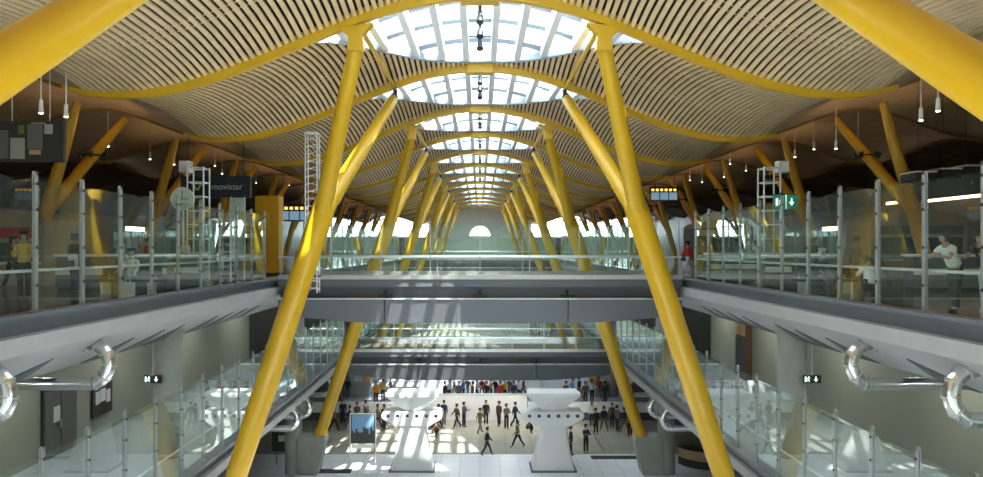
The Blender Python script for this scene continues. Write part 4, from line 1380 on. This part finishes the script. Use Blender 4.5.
# people on the hall floor
FLOOR = [
    (487, 455, 'walk', 95, 'cloth_bk', 'cloth_nv', 'person in black striding across the open floor in the middle'),
    (518, 447, 'walk_wide', -70, 'cloth_ol', 'cloth_bk', 'person in olive top walking beside the right nozzle pedestal'),
    (571, 455, 'stand', 90, 'cloth_bk', 'cloth_bk', 'person in black half hidden by the right nozzle pedestal'),
    (586, 453, 'stand_folded', 20, 'cloth_nv', 'cloth_bk', 'person in navy with folded arms right of the nozzle pedestal'),
    (486, 425, 'stand', 0, 'cloth_bk', 'cloth_bk', 'person in black standing alone before the white wall'),
    (480, 433, 'walk', 140, 'cloth_ol', 'cloth_gy', 'person in olive walking just left of the open floor'),
    (464, 427, 'stand_folded', 60, 'cloth_gy', 'cloth_nv', 'person in grey with folded arms before the white wall'),
    (457, 428, 'walk', -60, 'cloth_br', 'cloth_bk', 'person in brown walking before the white wall'),
    (444, 425, 'stand', 170, 'cloth_nv', 'cloth_gy', 'person in navy standing just right of the left funnel'),
    (438, 428, 'walk_wide', 80, 'cloth_bk', 'cloth_nv', 'person in black walking just right of the left nozzle head'),
    (499, 426, 'stand', -40, 'cloth_br', 'cloth_bk', 'person in brown coat standing left of the right funnel'),
    (506.5, 429, 'stand_folded', 20, 'cloth_gy', 'cloth_bk', 'person in grey coat standing left of the right funnel'),
    (515, 426, 'walk', 110, 'cloth_nv', 'cloth_bk', 'person in navy coat walking left of the right funnel'),
    (527, 433, 'crouch', 90, 'cloth_gy', 'cloth_bk', 'person in grey crouching by the right pedestal stem'),
    (596, 434, 'stand', 30, 'cloth_bk', 'cloth_bk', 'tall person in black at the front of the right-hand queue'),
    (604, 431, 'walk', 200, 'cloth_nv', 'cloth_gy', 'person in navy walking in the right-hand queue'),
    (612, 428, 'stand_folded', -20, 'cloth_br', 'cloth_bk', 'person in brown in the right-hand queue'),
    (617, 431, 'stand', 120, 'cloth_gy', 'cloth_nv', 'person in grey in the right-hand queue'),
    (624, 432, 'walk', 60, 'cloth_bk', 'cloth_br', 'person in black walking at the end of the right-hand queue'),
    (630, 437, 'stand', 180, 'cloth_ol', 'cloth_bk', 'person in olive at the end of the right-hand queue'),
    (592, 427, 'stand', 0, 'cloth_wh', 'cloth_bk', 'person in white shirt behind the right-hand queue'),
    (343, 424, 'stand', 20, 'cloth_nv', 'cloth_bk', 'person in navy by the left yellow column'),
    (350, 430, 'walk', -90, 'cloth_bk', 'cloth_gy', 'person in black walking behind the poster stand'),
    (357, 427, 'stand_folded', 10, 'cloth_br', 'cloth_bk', 'person in brown with folded arms behind the poster stand'),
    (366, 425, 'stand', 60, 'cloth_gy', 'cloth_bk', 'person in grey standing behind the poster stand'),
    (377, 428, 'walk_wide', 100, 'cloth_ol', 'cloth_nv', 'person in olive walking left of the left nozzle pedestal'),
    (384, 430, 'stand', -30, 'cloth_bk', 'cloth_bk', 'person in black standing left of the left nozzle pedestal'),
    (334, 431, 'walk', 90, 'cloth_gy', 'cloth_bk', 'person in grey walking left of the left yellow column base'),
    (433, 437, 'crouch', 70, 'cloth_br', 'cloth_bk', 'person in brown crouching right of the left pedestal stem'),
]
for px, py, pz, rz, top, bot, lab in FLOOR:
    person(at(px, py, Z3), R(rz), pz, lab, top, bot)
# crowd on the raised concourse behind the parapet
random.seed(7)
CW = ['cloth_bk', 'cloth_wh', 'red', 'cloth_bl', 'cloth_nv', 'cloth_wh', 'cloth_gy', 'cloth_or', 'cloth_br', 'cloth_yl']
CN = {'cloth_bk': 'black', 'cloth_wh': 'white', 'red': 'red', 'cloth_bl': 'blue', 'cloth_nv': 'navy', 'cloth_gy': 'grey', 'cloth_or': 'orange', 'cloth_br': 'brown', 'cloth_yl': 'yellow', 'cloth_ol': 'olive'}
pxs = [331, 340, 348, 376, 383, 391] + [445 + 4.6 * k for k in range(18)] + [566 + 6.5 * k for k in range(7)]
for k, px in enumerate(pxs):
    d = 58.0 + (k % 3) * 1.15 + random.uniform(-.2, .2)
    top = CW[(k * 7 + k // 3) % 10]
    if abs(px - 376) < 2: top = 'cloth_or'
    person(((px - VX) * d / FPX, d, Z3 + .9), R(random.uniform(-90, 90)), ['stand', 'stand_folded', 'walk'][k % 3],
           f'person in {CN[top]} top in the crowd behind the parapet, {ORD[k]} from the left', top, ['cloth_bk', 'cloth_nv', 'cloth_gy'][k % 3],
           hair=['hair', 'hair_br'][k % 2])
